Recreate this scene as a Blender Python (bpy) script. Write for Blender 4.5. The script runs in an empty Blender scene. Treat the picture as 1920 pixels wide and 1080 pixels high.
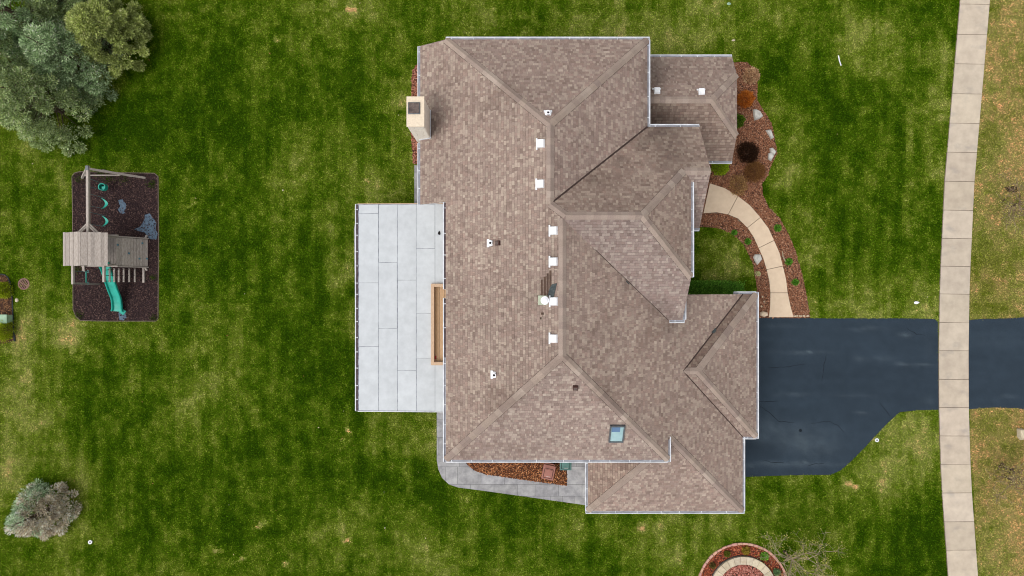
import bpy, bmesh, math, random
import numpy as np
from mathutils import Vector, Matrix

rnd = random.Random(7)
rng = np.random.default_rng(11)
sc = bpy.context.scene
COL = sc.collection
R = math.radians

# ------------------------------------------------------------------ camera, sky, sun, exposure
CAM_H = 36.0            # drone height in metres
FPX = 1278.0            # focal length in photo pixels (1920 wide)
cam_d = bpy.data.cameras.new('camera')
cam = bpy.data.objects.new('camera', cam_d)
COL.objects.link(cam)
cam.location = (0, 0, CAM_H)
cam.rotation_euler = (0, 0, 0)
cam_d.sensor_width = 36.0
cam_d.lens = 36.0 * FPX / 1920.0
cam_d.clip_end = 2000
sc.camera = cam

SUN_EL, SUN_AZ = R(62), math.atan2(-0.55, -0.83)      # overcast: soft sun from the lower left
sun_vec = Vector((math.cos(SUN_EL) * math.cos(SUN_AZ), math.cos(SUN_EL) * math.sin(SUN_AZ), math.sin(SUN_EL)))
world = bpy.data.worlds.new('World')
sc.world = world
world.use_nodes = True
wn, wl = world.node_tree.nodes, world.node_tree.links
wn.clear()
sky = wn.new('ShaderNodeTexSky')
sky.sky_type = 'NISHITA'
sky.sun_disc = False
sky.sun_elevation = SUN_EL
sky.sun_rotation = math.pi / 2 - SUN_AZ
sky.dust_density = 4.0
hs = wn.new('ShaderNodeHueSaturation')
hs.inputs['Saturation'].default_value = 0.1          # cloud cover takes most of the blue out
bg = wn.new('ShaderNodeBackground')
bg.inputs['Strength'].default_value = 0.15
wo = wn.new('ShaderNodeOutputWorld')
wl.new(sky.outputs[0], hs.inputs['Color'])
wl.new(hs.outputs[0], bg.inputs['Color'])
wl.new(bg.outputs[0], wo.inputs['Surface'])

sun_d = bpy.data.lights.new('sun', 'SUN')
sun_d.energy = 0.6
sun_d.angle = R(36)
sun_d.color = (1.0, 0.95, 0.88)
sun = bpy.data.objects.new('sun', sun_d)
COL.objects.link(sun)
sun.rotation_euler = (-sun_vec).to_track_quat('-Z', 'Y').to_euler()
sun.location = (0, 0, 60)

sc.view_settings.view_transform = 'Standard'
sc.view_settings.look = 'None'
sc.view_settings.exposure = 0.38
sc.view_settings.gamma = 1.0
sc.view_settings.use_curve_mapping = False
sc.cycles.pixel_filter_type = 'BLACKMAN_HARRIS'
sc.cycles.filter_width = 1.05            # crisp, like the drone's sharpened picture

# ------------------------------------------------------------------ helpers
def P(px, py, z=0.0):
    """photo pixel + height above ground -> world point"""
    k = (CAM_H - z) / FPX
    return Vector(((px - 960) * k, (540 - py) * k, z))

def P2(px, py, z=0.0):
    v = P(px, py, z)
    return (v.x, v.y)

def lin(r, g, b):
    f = lambda c: ((c / 255 + 0.055) / 1.055) ** 2.4 if c / 255 > 0.04045 else c / 255 / 12.92
    return (f(r), f(g), f(b))

BASE = {}

class MB:
    def __init__(self):
        self.v, self.f, self.c = [], [], []
        self.col = (1, 1, 1)
    def add(self, verts, faces, col=None):
        n = len(self.v)
        self.v += [tuple(x) for x in verts]
        self.f += [tuple(i + n for i in f) for f in faces]
        self.c += [col or self.col] * len(faces)
        return self
    def box(self, c, s, rz=0.0, col=None):
        hx, hy, hz = s[0] / 2, s[1] / 2, s[2] / 2
        cr, sr = math.cos(rz), math.sin(rz)
        vs = []
        for dz in (-hz, hz):
            for dx, dy in ((-hx, -hy), (hx, -hy), (hx, hy), (-hx, hy)):
                vs.append((c[0] + dx * cr - dy * sr, c[1] + dx * sr + dy * cr, c[2] + dz))
        return self.add(vs, [(3, 2, 1, 0), (4, 5, 6, 7), (0, 1, 5, 4), (1, 2, 6, 5), (2, 3, 7, 6), (3, 0, 4, 7)], col)
    def beam(self, p0, p1, w, h, col=None, up=(0, 0, 1)):
        p0, p1 = Vector(p0), Vector(p1)
        d = (p1 - p0).normalized()
        up = Vector(up)
        if abs(d.dot(up)) > 0.97:
            up = Vector((0, 1, 0))
        s = d.cross(up).normalized()
        u = s.cross(d)
        vs = []
        for p in (p0, p1):
            for a, b in ((-1, -1), (1, -1), (1, 1), (-1, 1)):
                vs.append(p + s * (a * w / 2) + u * (b * h / 2))
        return self.add(vs, [(0, 1, 2, 3), (7, 6, 5, 4), (0, 4, 5, 1), (1, 5, 6, 2), (2, 6, 7, 3), (3, 7, 4, 0)], col)
    def tube(self, pts, r, n=6, col=None, cap=True):
        pts = [Vector(p) for p in pts]
        rs = r if isinstance(r, (list, tuple)) else [r] * len(pts)
        vs, fs = [], []
        ref = Vector((0.3, 0.2, 1)).normalized()
        for i, p in enumerate(pts):
            d = (pts[min(i + 1, len(pts) - 1)] - pts[max(i - 1, 0)]).normalized()
            rr = ref if abs(d.dot(ref)) < 0.95 else Vector((1, 0, 0))
            s = d.cross(rr).normalized()
            u = s.cross(d)
            for k in range(n):
                a = 2 * math.pi * k / n
                vs.append(p + (s * math.cos(a) + u * math.sin(a)) * rs[i])
        for i in range(len(pts) - 1):
            for k in range(n):
                a, b = i * n + k, i * n + (k + 1) % n
                fs.append((a, b, b + n, a + n))
        if cap:
            fs.append(tuple(reversed(range(n))))
            fs.append(tuple(range((len(pts) - 1) * n, len(pts) * n)))
        return self.add(vs, fs, col)
    def prism(self, poly, z0, z1, col=None, side=None):
        n = len(poly)
        ar = sum(poly[i][0] * poly[(i + 1) % n][1] - poly[(i + 1) % n][0] * poly[i][1] for i in range(n))
        if ar < 0:
            poly = poly[::-1]
        zt = (lambda x, y: z1) if not callable(z1) else z1
        zb = (lambda x, y: z0) if not callable(z0) else z0
        vs = [(x, y, zb(x, y)) for x, y in poly] + [(x, y, zt(x, y)) for x, y in poly]
        self.add(vs, [tuple(range(n, 2 * n))], col)
        self.add(vs, [tuple(reversed(range(n)))] + [(i, (i + 1) % n, (i + 1) % n + n, i + n) for i in range(n)], side or col)
        return self
    def disc(self, c, r, z0, z1, n=24, col=None):
        return self.prism([(c[0] + r * math.cos(2 * math.pi * i / n), c[1] + r * math.sin(2 * math.pi * i / n)) for i in range(n)], z0, z1, col)
    def ring(self, c, r0, r1, z0, z1, a0=0.0, a1=2 * math.pi, n=32, col=None):
        full = abs(a1 - a0 - 2 * math.pi) < 1e-6
        vs, fs = [], []
        m = n if full else n + 1
        for i in range(m):
            a = a0 + (a1 - a0) * i / n
            ca, sa = math.cos(a), math.sin(a)
            for r, z in ((r0, z0), (r1, z0), (r1, z1), (r0, z1)):
                vs.append((c[0] + r * ca, c[1] + r * sa, z))
        for i in range(n):
            j = (i + 1) % m
            for k in range(4):
                k2 = (k + 1) % 4
                fs.append((i * 4 + k, j * 4 + k, j * 4 + k2, i * 4 + k2))
        if not full:
            fs += [(0, 1, 2, 3), ((m - 1) * 4 + 3, (m - 1) * 4 + 2, (m - 1) * 4 + 1, (m - 1) * 4)]
        return self.add(vs, fs, col)

def base_of(parent):
    return BASE.get(parent.name, Vector((0, 0, 0))) if parent else Vector((0, 0, 0))

def link(o, parent):
    COL.objects.link(o)
    if parent:
        o.parent = parent
        BASE[o.name] = base_of(parent)

def obj(name, mb, mat, parent=None, bevel=0, smooth=False):
    """one mesh object; vertices are given in world coordinates"""
    b = base_of(parent)
    me = bpy.data.meshes.new(name)
    me.from_pydata([(v[0] - b.x, v[1] - b.y, v[2] - b.z) for v in mb.v], [], mb.f)
    if True:
        at = me.attributes.new('Col', 'FLOAT_COLOR', 'FACE')
        a = np.ones((len(mb.c), 4), dtype=np.float32)
        a[:, :3] = np.array(mb.c, dtype=np.float32)
        at.data.foreach_set('color', a.ravel())
    if bevel:
        bm = bmesh.new()
        bm.from_mesh(me)
        bmesh.ops.remove_doubles(bm, verts=bm.verts, dist=1e-5)
        bmesh.ops.bevel(bm, geom=list(bm.edges), offset=bevel, segments=2, affect='EDGES', profile=0.6)
        bm.to_mesh(me)
        bm.free()
    me.materials.append(mat)
    if smooth:
        me.polygons.foreach_set('use_smooth', [True] * len(me.polygons))
    o = bpy.data.objects.new(name, me)
    link(o, parent)
    return o

def obj_np(name, v, f, c, mat, parent=None):
    """big meshes straight from numpy: v (N,3) world, f (M,K), c (M,3) per face"""
    b = base_of(parent)
    v = np.asarray(v, dtype=np.float32) - np.array([b.x, b.y, b.z], dtype=np.float32)
    f = np.asarray(f, dtype=np.int32)
    m, k = f.shape
    me = bpy.data.meshes.new(name)
    me.vertices.add(len(v))
    me.vertices.foreach_set('co', v.ravel())
    me.loops.add(m * k)
    me.loops.foreach_set('vertex_index', f.ravel())
    me.polygons.add(m)
    me.polygons.foreach_set('loop_start', np.arange(0, m * k, k, dtype=np.int32))
    me.polygons.foreach_set('loop_total', np.full(m, k, dtype=np.int32))
    me.update(calc_edges=True)
    at = me.attributes.new('Col', 'FLOAT_COLOR', 'FACE')
    a = np.ones((m, 4), dtype=np.float32)
    a[:, :3] = c
    at.data.foreach_set('color', a.ravel())
    me.materials.append(mat)
    o = bpy.data.objects.new(name, me)
    link(o, parent)
    return o

def shared(name, me, loc, parent, rz=0.0):
    """another object on the same mesh data; loc is a world point"""
    o = bpy.data.objects.new(name, me)
    b = base_of(parent)
    o.location = (loc[0] - b.x, loc[1] - b.y, loc[2] - b.z)
    o.rotation_euler = (0, 0, rz)
    link(o, parent)
    return o

def tag(o, label=None, cat=None, group=None, kind=None):
    if label: o['label'] = label
    if cat: o['category'] = cat
    if group: o['group'] = group
    if kind: o['kind'] = kind
    return o

def thing(name, label, cat, loc, group=None):
    o = bpy.data.objects.new(name, None)
    COL.objects.link(o)
    o.location = loc
    o.empty_display_size = 0.2
    BASE[o.name] = Vector(loc)
    return tag(o, label, cat, group)

# value noise for colour maps
_grids = {}
def vnoise(x, y, scale, seed):
    g = _grids.get(seed)
    if g is None:
        g = np.random.default_rng(seed).random((256, 256))
        _grids[seed] = g
    xs, ys = np.asarray(x) * scale + 1000.3, np.asarray(y) * scale + 1000.7
    xi, yi = np.floor(xs).astype(int), np.floor(ys).astype(int)
    fx, fy = xs - xi, ys - yi
    fx, fy = fx * fx * (3 - 2 * fx), fy * fy * (3 - 2 * fy)
    a = g[xi % 256, yi % 256]; b = g[(xi + 1) % 256, yi % 256]
    c = g[xi % 256, (yi + 1) % 256]; d = g[(xi + 1) % 256, (yi + 1) % 256]
    return (a * (1 - fx) + b * fx) * (1 - fy) + (c * (1 - fx) + d * fx) * fy

def fbm(x, y, scale, seed, octv=4):
    t, amp, n = 0, 1.0, 0
    for i in range(octv):
        t = t + vnoise(x, y, scale * 2 ** i, seed + i) * amp
        n += amp
        amp *= 0.6
    return t / n

def inpoly(x, y, poly):
    x, y = np.asarray(x), np.asarray(y)
    r = np.zeros(x.shape, bool)
    n = len(poly)
    for i in range(n):
        x0, y0 = poly[i]
        x1, y1 = poly[(i + 1) % n]
        if y0 == y1:
            continue
        c = ((y0 > y) != (y1 > y)) & (x < (x1 - x0) * (y - y0) / (y1 - y0) + x0)
        r ^= c
    return r

def clip_half(poly, ax, lim, keep_ge):
    out = []
    n = len(poly)
    for i in range(n):
        p, q = poly[i], poly[(i + 1) % n]
        dp = (p[ax] - lim) if keep_ge else (lim - p[ax])
        dq = (q[ax] - lim) if keep_ge else (lim - q[ax])
        if dp >= 0:
            out.append(p)
        if (dp > 0 and dq < 0) or (dp < 0 and dq > 0):
            t = dp / (dp - dq)
            out.append((p[0] + (q[0] - p[0]) * t, p[1] + (q[1] - p[1]) * t))
    return out

def clip_rect(poly, x0, x1, y0, y1):
    for ax, lim, ge in ((0, x0, True), (0, x1, False), (1, y0, True), (1, y1, False)):
        poly = clip_half(poly, ax, lim, ge)
        if len(poly) < 3:
            return []
    out = []
    for p in poly:
        if not out or abs(p[0] - out[-1][0]) + abs(p[1] - out[-1][1]) > 1e-4:
            out.append(p)
    if len(out) > 2 and abs(out[0][0] - out[-1][0]) + abs(out[0][1] - out[-1][1]) < 1e-4:
        out.pop()
    return out if len(out) > 2 else []

def area(poly):
    return abs(sum(poly[i][0] * poly[(i + 1) % len(poly)][1] - poly[(i + 1) % len(poly)][0] * poly[i][1] for i in range(len(poly)))) / 2

# ------------------------------------------------------------------ materials
def mat(name, c1, c2=None, scale=8.0, rough=0.85, bump=0.0, bscale=60.0, attr=False, detail=4.0, stretch=None, spec=0.25, spots=None, metallic=0.0, lo=0.35, hi=0.65, thin=0.0):
    m = bpy.data.materials.new(name)
    m.use_nodes = True
    nt = m.node_tree
    nd, lk = nt.nodes, nt.links
    bs = nd['Principled BSDF']
    bs.inputs['Roughness'].default_value = rough
    bs.inputs['Specular IOR Level'].default_value = spec
    bs.inputs['Metallic'].default_value = metallic
    geo = nd.new('ShaderNodeNewGeometry')
    vec = geo.outputs['Position']
    if stretch:
        mp = nd.new('ShaderNodeMapping')
        mp.inputs['Scale'].default_value = stretch
        lk.new(vec, mp.inputs['Vector'])
        vec = mp.outputs['Vector']
    out = None
    if c2 is None:
        rgb = nd.new('ShaderNodeRGB')
        rgb.outputs[0].default_value = (*c1, 1)
        out = rgb.outputs[0]
    else:
        nz = nd.new('ShaderNodeTexNoise')
        nz.inputs['Scale'].default_value = scale
        nz.inputs['Detail'].default_value = detail
        nz.inputs['Roughness'].default_value = 0.62
        lk.new(vec, nz.inputs['Vector'])
        rp = nd.new('ShaderNodeValToRGB')
        rp.color_ramp.elements[0].position = lo
        rp.color_ramp.elements[1].position = hi
        rp.color_ramp.elements[0].color = (*c1, 1)
        rp.color_ramp.elements[1].color = (*c2, 1)
        lk.new(nz.outputs['Fac'], rp.inputs['Fac'])
        out = rp.outputs['Color']
    if spots:            # (colour, scale, threshold, amount, stretch)
        col, ssc, th, am, sst = spots
        v2 = geo.outputs['Position']
        if sst:
            mp = nd.new('ShaderNodeMapping')
            mp.inputs['Scale'].default_value = sst
            lk.new(v2, mp.inputs['Vector'])
            v2 = mp.outputs['Vector']
        nz = nd.new('ShaderNodeTexNoise')
        nz.inputs['Scale'].default_value = ssc
        nz.inputs['Detail'].default_value = 5
        lk.new(v2, nz.inputs['Vector'])
        rp = nd.new('ShaderNodeMapRange')
        rp.inputs['From Min'].default_value = th
        rp.inputs['From Max'].default_value = th + 0.14
        rp.inputs['To Max'].default_value = am
        lk.new(nz.outputs['Fac'], rp.inputs['Value'])
        mx = nd.new('ShaderNodeMix')
        mx.data_type = 'RGBA'
        lk.new(rp.outputs['Result'], mx.inputs['Factor'])
        lk.new(out, mx.inputs['A'])
        mx.inputs['B'].default_value = (*col, 1)
        out = mx.outputs['Result']
    if attr:
        at = nd.new('ShaderNodeAttribute')
        at.attribute_name = 'Col'
        mx = nd.new('ShaderNodeMix')
        mx.data_type = 'RGBA'
        mx.blend_type = 'MULTIPLY'
        mx.inputs['Factor'].default_value = 1.0
        lk.new(out, mx.inputs['A'])
        lk.new(at.outputs['Color'], mx.inputs['B'])
        out = mx.outputs['Result']
    lk.new(out, bs.inputs['Base Color'])
    if thin:                 # light passing through leaves
        tr = nd.new('ShaderNodeBsdfTranslucent')
        ms = nd.new('ShaderNodeMixShader')
        ms.inputs[0].default_value = thin
        lk.new(out, tr.inputs['Color'])
        lk.new(bs.outputs[0], ms.inputs[1])
        lk.new(tr.outputs[0], ms.inputs[2])
        lk.new(ms.outputs[0], nd['Material Output'].inputs['Surface'])
    if bump:
        nz = nd.new('ShaderNodeTexNoise')
        nz.inputs['Scale'].default_value = bscale
        nz.inputs['Detail'].default_value = 3
        lk.new(vec, nz.inputs['Vector'])
        bp = nd.new('ShaderNodeBump')
        bp.inputs['Strength'].default_value = bump
        bp.inputs['Distance'].default_value = 0.02
        lk.new(nz.outputs['Fac'], bp.inputs['Height'])
        lk.new(bp.outputs['Normal'], bs.inputs['Normal'])
    return m

ONE, LOW = (1.08, 1.08, 1.08), (0.9, 0.9, 0.9)
M = {}
M['shingle'] = mat('asphalt_shingle', (0.80, 0.79, 0.78), (1.14, 1.14, 1.14), 38, 0.95, 0.5, 120, attr=True, spec=0.1, lo=0.3, hi=0.7,
                   spots=((0.62, 0.58, 0.56), 0.55, 0.56, 0.45, None))
M['under'] = mat('roof_dark_line', lin(74, 58, 54), lin(60, 48, 44), 10, 1.0)  # dark brown in place of shadow lines at shingle courses and hip caps
M['trim'] = mat('white_trim', lin(226, 227, 230), lin(206, 208, 212), 6, 0.5, spec=0.4)
M['gutter'] = mat('white_gutter', lin(220, 222, 226), lin(188, 191, 198), 3.0, 0.45, spec=0.4)
M['trough'] = mat('trough_grime', lin(158, 160, 168), lin(128, 128, 136), 2.5, 0.8)
M['debris'] = mat('gutter_debris', lin(58, 46, 52), lin(92, 74, 74), 9, 0.95)
M['siding'] = mat('tan_siding', lin(196, 184, 165), lin(182, 170, 150), 4, 0.8)
M['chimney'] = mat('chimney_stone', lin(240, 232, 220), lin(228, 219, 206), 7, 0.85, 0.3, 40)
M['chimcap'] = mat('chimney_cap', lin(222, 206, 184), lin(208, 192, 170), 12, 0.8, 0.2)
M['darkmetal'] = mat('dark_metal', lin(70, 60, 58), lin(112, 98, 92), 6, 0.5, metallic=0.3)
M['vent'] = mat('white_vent', lin(240, 240, 243), lin(224, 226, 230), 8, 0.45, spec=0.4)
M['membrane'] = mat('membrane_sheet', lin(180, 184, 188), lin(192, 196, 200), 2.2, 0.7, 0.15, 90, detail=7, attr=True,
                    spots=((0.30, 0.33, 0.36), 3.2, 0.70, 0.55, (1, 0.6, 1)))
M['seam'] = mat('seam_dark', lin(78, 82, 94), lin(150, 154, 162), 3.5, 0.9)
M['cedar'] = mat('cedar_board', lin(200, 174, 150), lin(180, 150, 122), 10, 0.8, 0.2, 40, stretch=(8, 0.7, 4), attr=True)
M['weathered'] = mat('weathered_wood', lin(178, 168, 160), lin(140, 130, 122), 9, 0.9, 0.3, 40, stretch=(7, 0.8, 4), attr=True)
M['teal'] = mat('teal_plastic', lin(14, 140, 124), lin(26, 158, 140), 3, 0.45, spec=0.4)
M['chain'] = mat('chain_coat', lin(60, 120, 122), lin(100, 140, 142), 30, 0.5)
M['rope'] = mat('dark_rope', lin(44, 38, 36), lin(64, 56, 52), 30, 0.9)
M['hold'] = mat('climbing_hold', lin(70, 110, 128), lin(90, 130, 140), 10, 0.6)
M['concrete'] = mat('sidewalk_concrete', lin(194, 181, 164), lin(176, 163, 148), 1.6, 0.9, 0.25, 70, detail=9, attr=True,
                    spots=((0.27, 0.25, 0.235), 1.1, 0.58, 0.45, (1, 1.4, 1)))
M['joint'] = mat('joint_soil', lin(120, 108, 94), lin(92, 82, 70), 20, 1.0)
M['pathjoint'] = mat('path_joint', lin(112, 112, 114), lin(92, 92, 94), 20, 1.0)
M['walk'] = mat('tan_concrete', lin(212, 191, 166), lin(202, 180, 156), 3, 0.9, 0.2, 80, detail=8, attr=True)
M['asphalt'] = mat('driveway_asphalt', lin(35, 46, 57), lin(55, 67, 78), 60, 0.9, 0.6, 150, detail=3, spec=0.12, attr=True)
M['crack'] = mat('asphalt_crack', lin(24, 30, 38), lin(30, 36, 44), 20, 1.0)
M['scuff'] = mat('asphalt_scuff', lin(50, 63, 79), lin(82, 90, 100), 9, 0.9)
M['stamped'] = mat('stamped_concrete', lin(164, 163, 163), lin(132, 131, 133), 2.6, 0.85, 0.5, 30, detail=8, attr=True)
M['soil'] = mat('bed_soil', lin(74, 50, 40), lin(52, 36, 30), 12, 1.0)
M['padsoil'] = mat('pad_soil', lin(52, 38, 38), lin(36, 26, 28), 12, 1.0)
M['chip'] = mat('mulch_chip', LOW, ONE, 20, 0.95, attr=True)
M['fabric'] = mat('weed_fabric', lin(92, 110, 128), lin(70, 84, 98), 9, 0.9)
M['leaf'] = mat('leaf', LOW, ONE, 6, 0.9, attr=True, spec=0.05, thin=.35)
M['needle'] = mat('needle', LOW, ONE, 6, 0.9, attr=True, spec=0.05, thin=.12)
M['grass'] = mat('grass_blade', LOW, ONE, 5, 1.0, attr=True, spec=0.0, thin=.25)
M['lawn'] = mat('lawn_ground', (0.62, 0.62, 0.62), (1.15, 1.15, 1.15), 14, 1.0, 0.5, 30, attr=True, spec=0.0, detail=8)
M['bark'] = mat('bark', lin(98, 82, 68), lin(70, 58, 48), 12, 0.95, 0.4, 30)
M['paletwig'] = mat('pale_twig', lin(164, 150, 126), lin(126, 112, 92), 6, 0.9, attr=True)
M['stone'] = mat('pale_boulder', lin(196, 193, 186), lin(164, 162, 156), 5, 0.9, 0.5, 18)
M['brick'] = mat('pink_brick', lin(198, 152, 134), lin(180, 136, 120), 8, 0.9, 0.3, attr=True)
M['block'] = mat('tan_block', lin(196, 184, 160), lin(180, 166, 142), 6, 0.9, 0.3, attr=True)
M['binbrown'] = mat('brown_bin', lin(158, 108, 96), lin(144, 96, 86), 6, 0.6)
M['bingreen'] = mat('green_bin', lin(86, 122, 116), lin(74, 108, 102), 6, 0.6)
M['print'] = mat('pale_print', lin(196, 186, 184))
M['slot'] = mat('dark_slot', lin(30, 24, 26), lin(20, 16, 18), 10, 1.0)
M['iron'] = mat('drain_iron', lin(150, 112, 106), lin(126, 92, 88), 20, 0.8)
M['utility'] = mat('utility_green', lin(150, 178, 152), lin(132, 160, 136), 5, 0.6)
M['black'] = mat('black_edging', lin(34, 38, 44), lin(48, 54, 60), 10, 0.5)
M['whiteplastic'] = mat('white_plastic', lin(236, 236, 238), lin(220, 222, 226), 10, 0.5)
M['brownmetal'] = mat('brown_vent', lin(84, 58, 52), lin(70, 48, 44), 10, 0.7)
M['skyframe'] = mat('skylight_frame', lin(104, 108, 112), lin(86, 90, 94), 10, 0.4, metallic=0.4)
M['pane'] = mat('skylight_pane', lin(140, 170, 174), lin(154, 182, 186), 2, 0.2, spec=0.4)
M['blind'] = mat('skylight_blind', lin(88, 118, 152), lin(80, 108, 142), 2, 0.2, spec=0.5)
M['darkwood'] = mat('wet_dark_strip', lin(62, 48, 42), lin(96, 76, 64), 12, 0.9, stretch=(4, 0.5, 1))
M['slate'] = mat('slate_scrap', lin(56, 62, 64), lin(76, 82, 82), 10, 0.8)
M['aged'] = mat('aged_flashing', lin(176, 182, 160), lin(156, 164, 144), 12, 0.7)
M['red'] = mat('red_plastic', lin(176, 44, 52), lin(150, 36, 44), 8, 0.5)

# ------------------------------------------------------------------ outlines on the ground (photo pixels -> world)
def gp(pts, z=0.0):
    return [P2(x, y, z) for x, y in pts]

BED_FRONT = gp([(1335, 118), (1400, 117), (1414, 128), (1420, 150), (1419, 188), (1431, 207), (1446, 230), (1452, 258), (1457, 288), (1446, 308), (1440, 328),
                (1428, 346), (1430, 366), (1441, 388), (1462, 410), (1477, 436), (1491, 470), (1505, 520), (1513, 560), (1519, 596), (1418, 596), (1419, 540), (1411, 492), (1394, 458),
                (1372, 438), (1348, 428), (1320, 425), (1296, 428), (1270, 300), (1320, 200)])
WALK_J = [((1330, 344), (1318, 400)), ((1383, 368), (1365, 402)), ((1425, 408), (1401, 427)), ((1450.5, 451), (1422, 465)),
          ((1467, 499), (1437, 505.5)), ((1476, 549), (1444, 549)), ((1487, 595), (1441, 595))]
DRIVE = gp([(1330, 594), (1418, 595), (1550, 597), (1700, 597), (1752, 598), (1758, 604), (1759.5, 768), (1722, 769), (1687, 772.5), (1665, 792), (1644, 814),
            (1620, 840), (1597, 863), (1577, 881), (1558, 890), (1480, 891), (1394, 894), (1330, 894)])
APRON = gp([(1816, 600), (1840, 598), (1890, 597), (1960, 592), (1990, 592), (1990, 772), (1935, 770), (1905, 765), (1860, 764), (1816, 767)])
SW_Y = [-60, -30, 8, 65, 120, 176, 231, 285.5, 340, 394, 447, 499, 551, 604.5, 657.5, 711, 764, 817, 871, 924, 978, 1031, 1085, 1140]
def sw_edges(y):
    ys = [-60, 0, 340, 530, 660, 770, 900, 1080, 1140]
    xl = [1805, 1800, 1771, 1762, 1760, 1760.5, 1764.5, 1777.5, 1783]
    return float(np.interp(y, ys, xl)), float(np.interp(y, ys, xl)) + 55
SIDEWALK = gp([(sw_edges(y)[0] - 1, y) for y in SW_Y] + [(sw_edges(y)[1] + 1, y) for y in SW_Y[::-1]])
PATH = gp([(819, 700), (819, 862), (822, 880), (829, 896), (842, 908), (860, 914), (900, 919), (1000, 933), (1099, 947), (1160, 952), (1160, 840), (870, 840), (860, 700)])
PATH_BED = gp([(868, 860), (876, 871), (890, 882), (912, 889.5), (1063, 910.5), (1063, 860)])
PAD = gp([(140, 325), (150, 322), (225, 324), (290, 325), (297, 331), (298, 440), (297, 596), (293, 602), (200, 602), (152, 601), (143, 593), (138, 580), (137, 400), (136, 331)])
PATIO = gp([(690, 402), (676, 404), (667, 414), (664, 430), (666, 560), (667, 700), (668, 748), (690, 760), (860, 760), (860, 402)])
SIDE_STRIP = gp([(777, 310), (800, 310), (800, 400), (777, 400)])
BED_CHIM = gp([(800, 112), (782, 120), (774, 132), (771, 150), (772, 175), (771, 200), (770, 235), (772, 270), (775, 308), (800, 308)])
BED_LEFT = gp([(-40, 510), (6, 515), (15, 520), (20, 532), (22, 560), (25, 600), (27, 636), (20, 642), (-40, 648)])
RING_C = P2(1392, 1103)
HOUSE_FP = [[(-3.8, 3.9), (-3.8, 10.6), (5.6, 10.6), (5.6, 10.8), (10.3, 10.8), (10.3, 6.5), (7.9, 6.5), (7.9, 3.0), (7.1, 3.0), (7.1, -0.6), (11.4, -0.6), (11.4, -7.0),
             (10.8, -7.0), (10.8, -10.4), (4.0, -10.4), (4.0, -7.2), (-2.55, -7.2), (-2.55, 3.9)]]
circle = lambda c, r, n=40: [(c[0] + r * math.cos(2 * math.pi * i / n), c[1] + r * math.sin(2 * math.pi * i / n)) for i in range(n)]
RING_OUT = circle(RING_C, 2.42)
EXCL = [BED_FRONT, DRIVE, APRON, SIDEWALK, PATH, PATH_BED, PAD, PATIO, SIDE_STRIP, BED_CHIM, BED_LEFT, RING_OUT] + HOUSE_FP

# dryness of the lawn: 0 lush dark green .. 1 straw
DRY = [(1140, 95, 90, .18), (1280, 88, 110, .22), (880, 60, 90, .18), (760, 190, 34, .25), (757, 195, 10, .45), (740, 340, 70, .22), (610, 420, 60, .12), (645, 520, 22, .25), (648, 620, 22, .28),
       (648, 690, 20, .25), (720, 785, 60, .22), (820, 810, 30, .2), (800, 840, 25, .2), (1455, 215, 40, .25), (1475, 300, 40, .28), (1470, 330, 30, .25), (1500, 400, 35, .22), (1530, 480, 30, .18),
       (1600, 575, 120, .22), (1720, 580, 50, .3), (1690, 850, 80, .35), (1740, 800, 45, .3), (1660, 900, 70, .2), (1540, 960, 120, .15), (1597, 912, 8, .9), (1202, 990, 10, .7), (1105, 985, 70, .12),
       (650, 804, 6, .9), (651, 1014, 7, 1.0), (641, 822, 5, .8), (700, 845, 8, .35), (411, 1033, 8, .9), (450, 1046, 7, .9), (535, 1060, 7, .8), (490, 984, 6, .8), (807, 951, 6, .9), (40, 760, 60, .2), (30, 850, 70, .25), (120, 610, 40, .3), (130, 640, 30, .3), (60, 570, 40, .22),
       (50, 620, 30, .25), (20, 690, 60, .18), (70, 500, 40, .2), (35, 440, 40, .15), (370, 720, 45, .2), (350, 775, 45, .22), (500, 560, 60, .12), (480, 410, 60, .12), (560, 330, 60, .14),
       (660, 960, 60, .12), (880, 950, 40, .16), (230, 290, 24, .28), (255, 130, 60, .15), (660, 25, 60, .2), (658, 20, 7, .8), (519, 79, 5, .6), (358, 379, 5, .6), (686, 337, 6, .6), (1440, 45, 60, .1), (1600, 60, 50, .18), (1640, 90, 60, .2), (1770, 100, 40, .25),
       (1780, 200, 30, .25), (1760, 330, 25, .2), (1745, 470, 30, .2), (1320, 512, 16, .2), (200, 1010, 45, .18), (100, 940, 90, .1), 
       (820, 1060, 80, .1), (1000, 1050, 80, .1), (1260, 1010, 90, .14), (1250, 1050, 60, .14),
       (330, 170, 120, -.14), (480, 200, 120, -.14), (240, 220, 60, -.25), (420, 470, 130, -.12), (560, 640, 120, -.16), (600, 700, 60, -.18), (470, 830, 120, -.14), (250, 760, 90, -.1), (420, 950, 130, -.12),
       (240, 930, 90, -.1), (700, 300, 40, -.2), (690, 200, 40, -.2), (660, 430, 16, -.2), (660, 560, 14, -.2), (1580, 330, 130, -.14), (1480, 145, 45, -.14), (1600, 220, 80, -.16), (1640, 460, 90, -.14),
       (1540, 510, 40, -.2), (1420, 110, 60, -.12), (1350, 450, 30, .1), (1350, 495, 40, .25), (1390, 500, 30, .2), (820, 930, 60, -.18), (980, 980, 80, -.18), (1150, 1020, 60, -.12), (660, 880, 60, -.2), (720, 900, 60, -.16),
       (1640, 1000, 120, -.16), (1720, 1040, 60, -.16), (640, 100, 50, -.12), (560, 60, 80, -.1), (780, 30, 40, -.1)]
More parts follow.
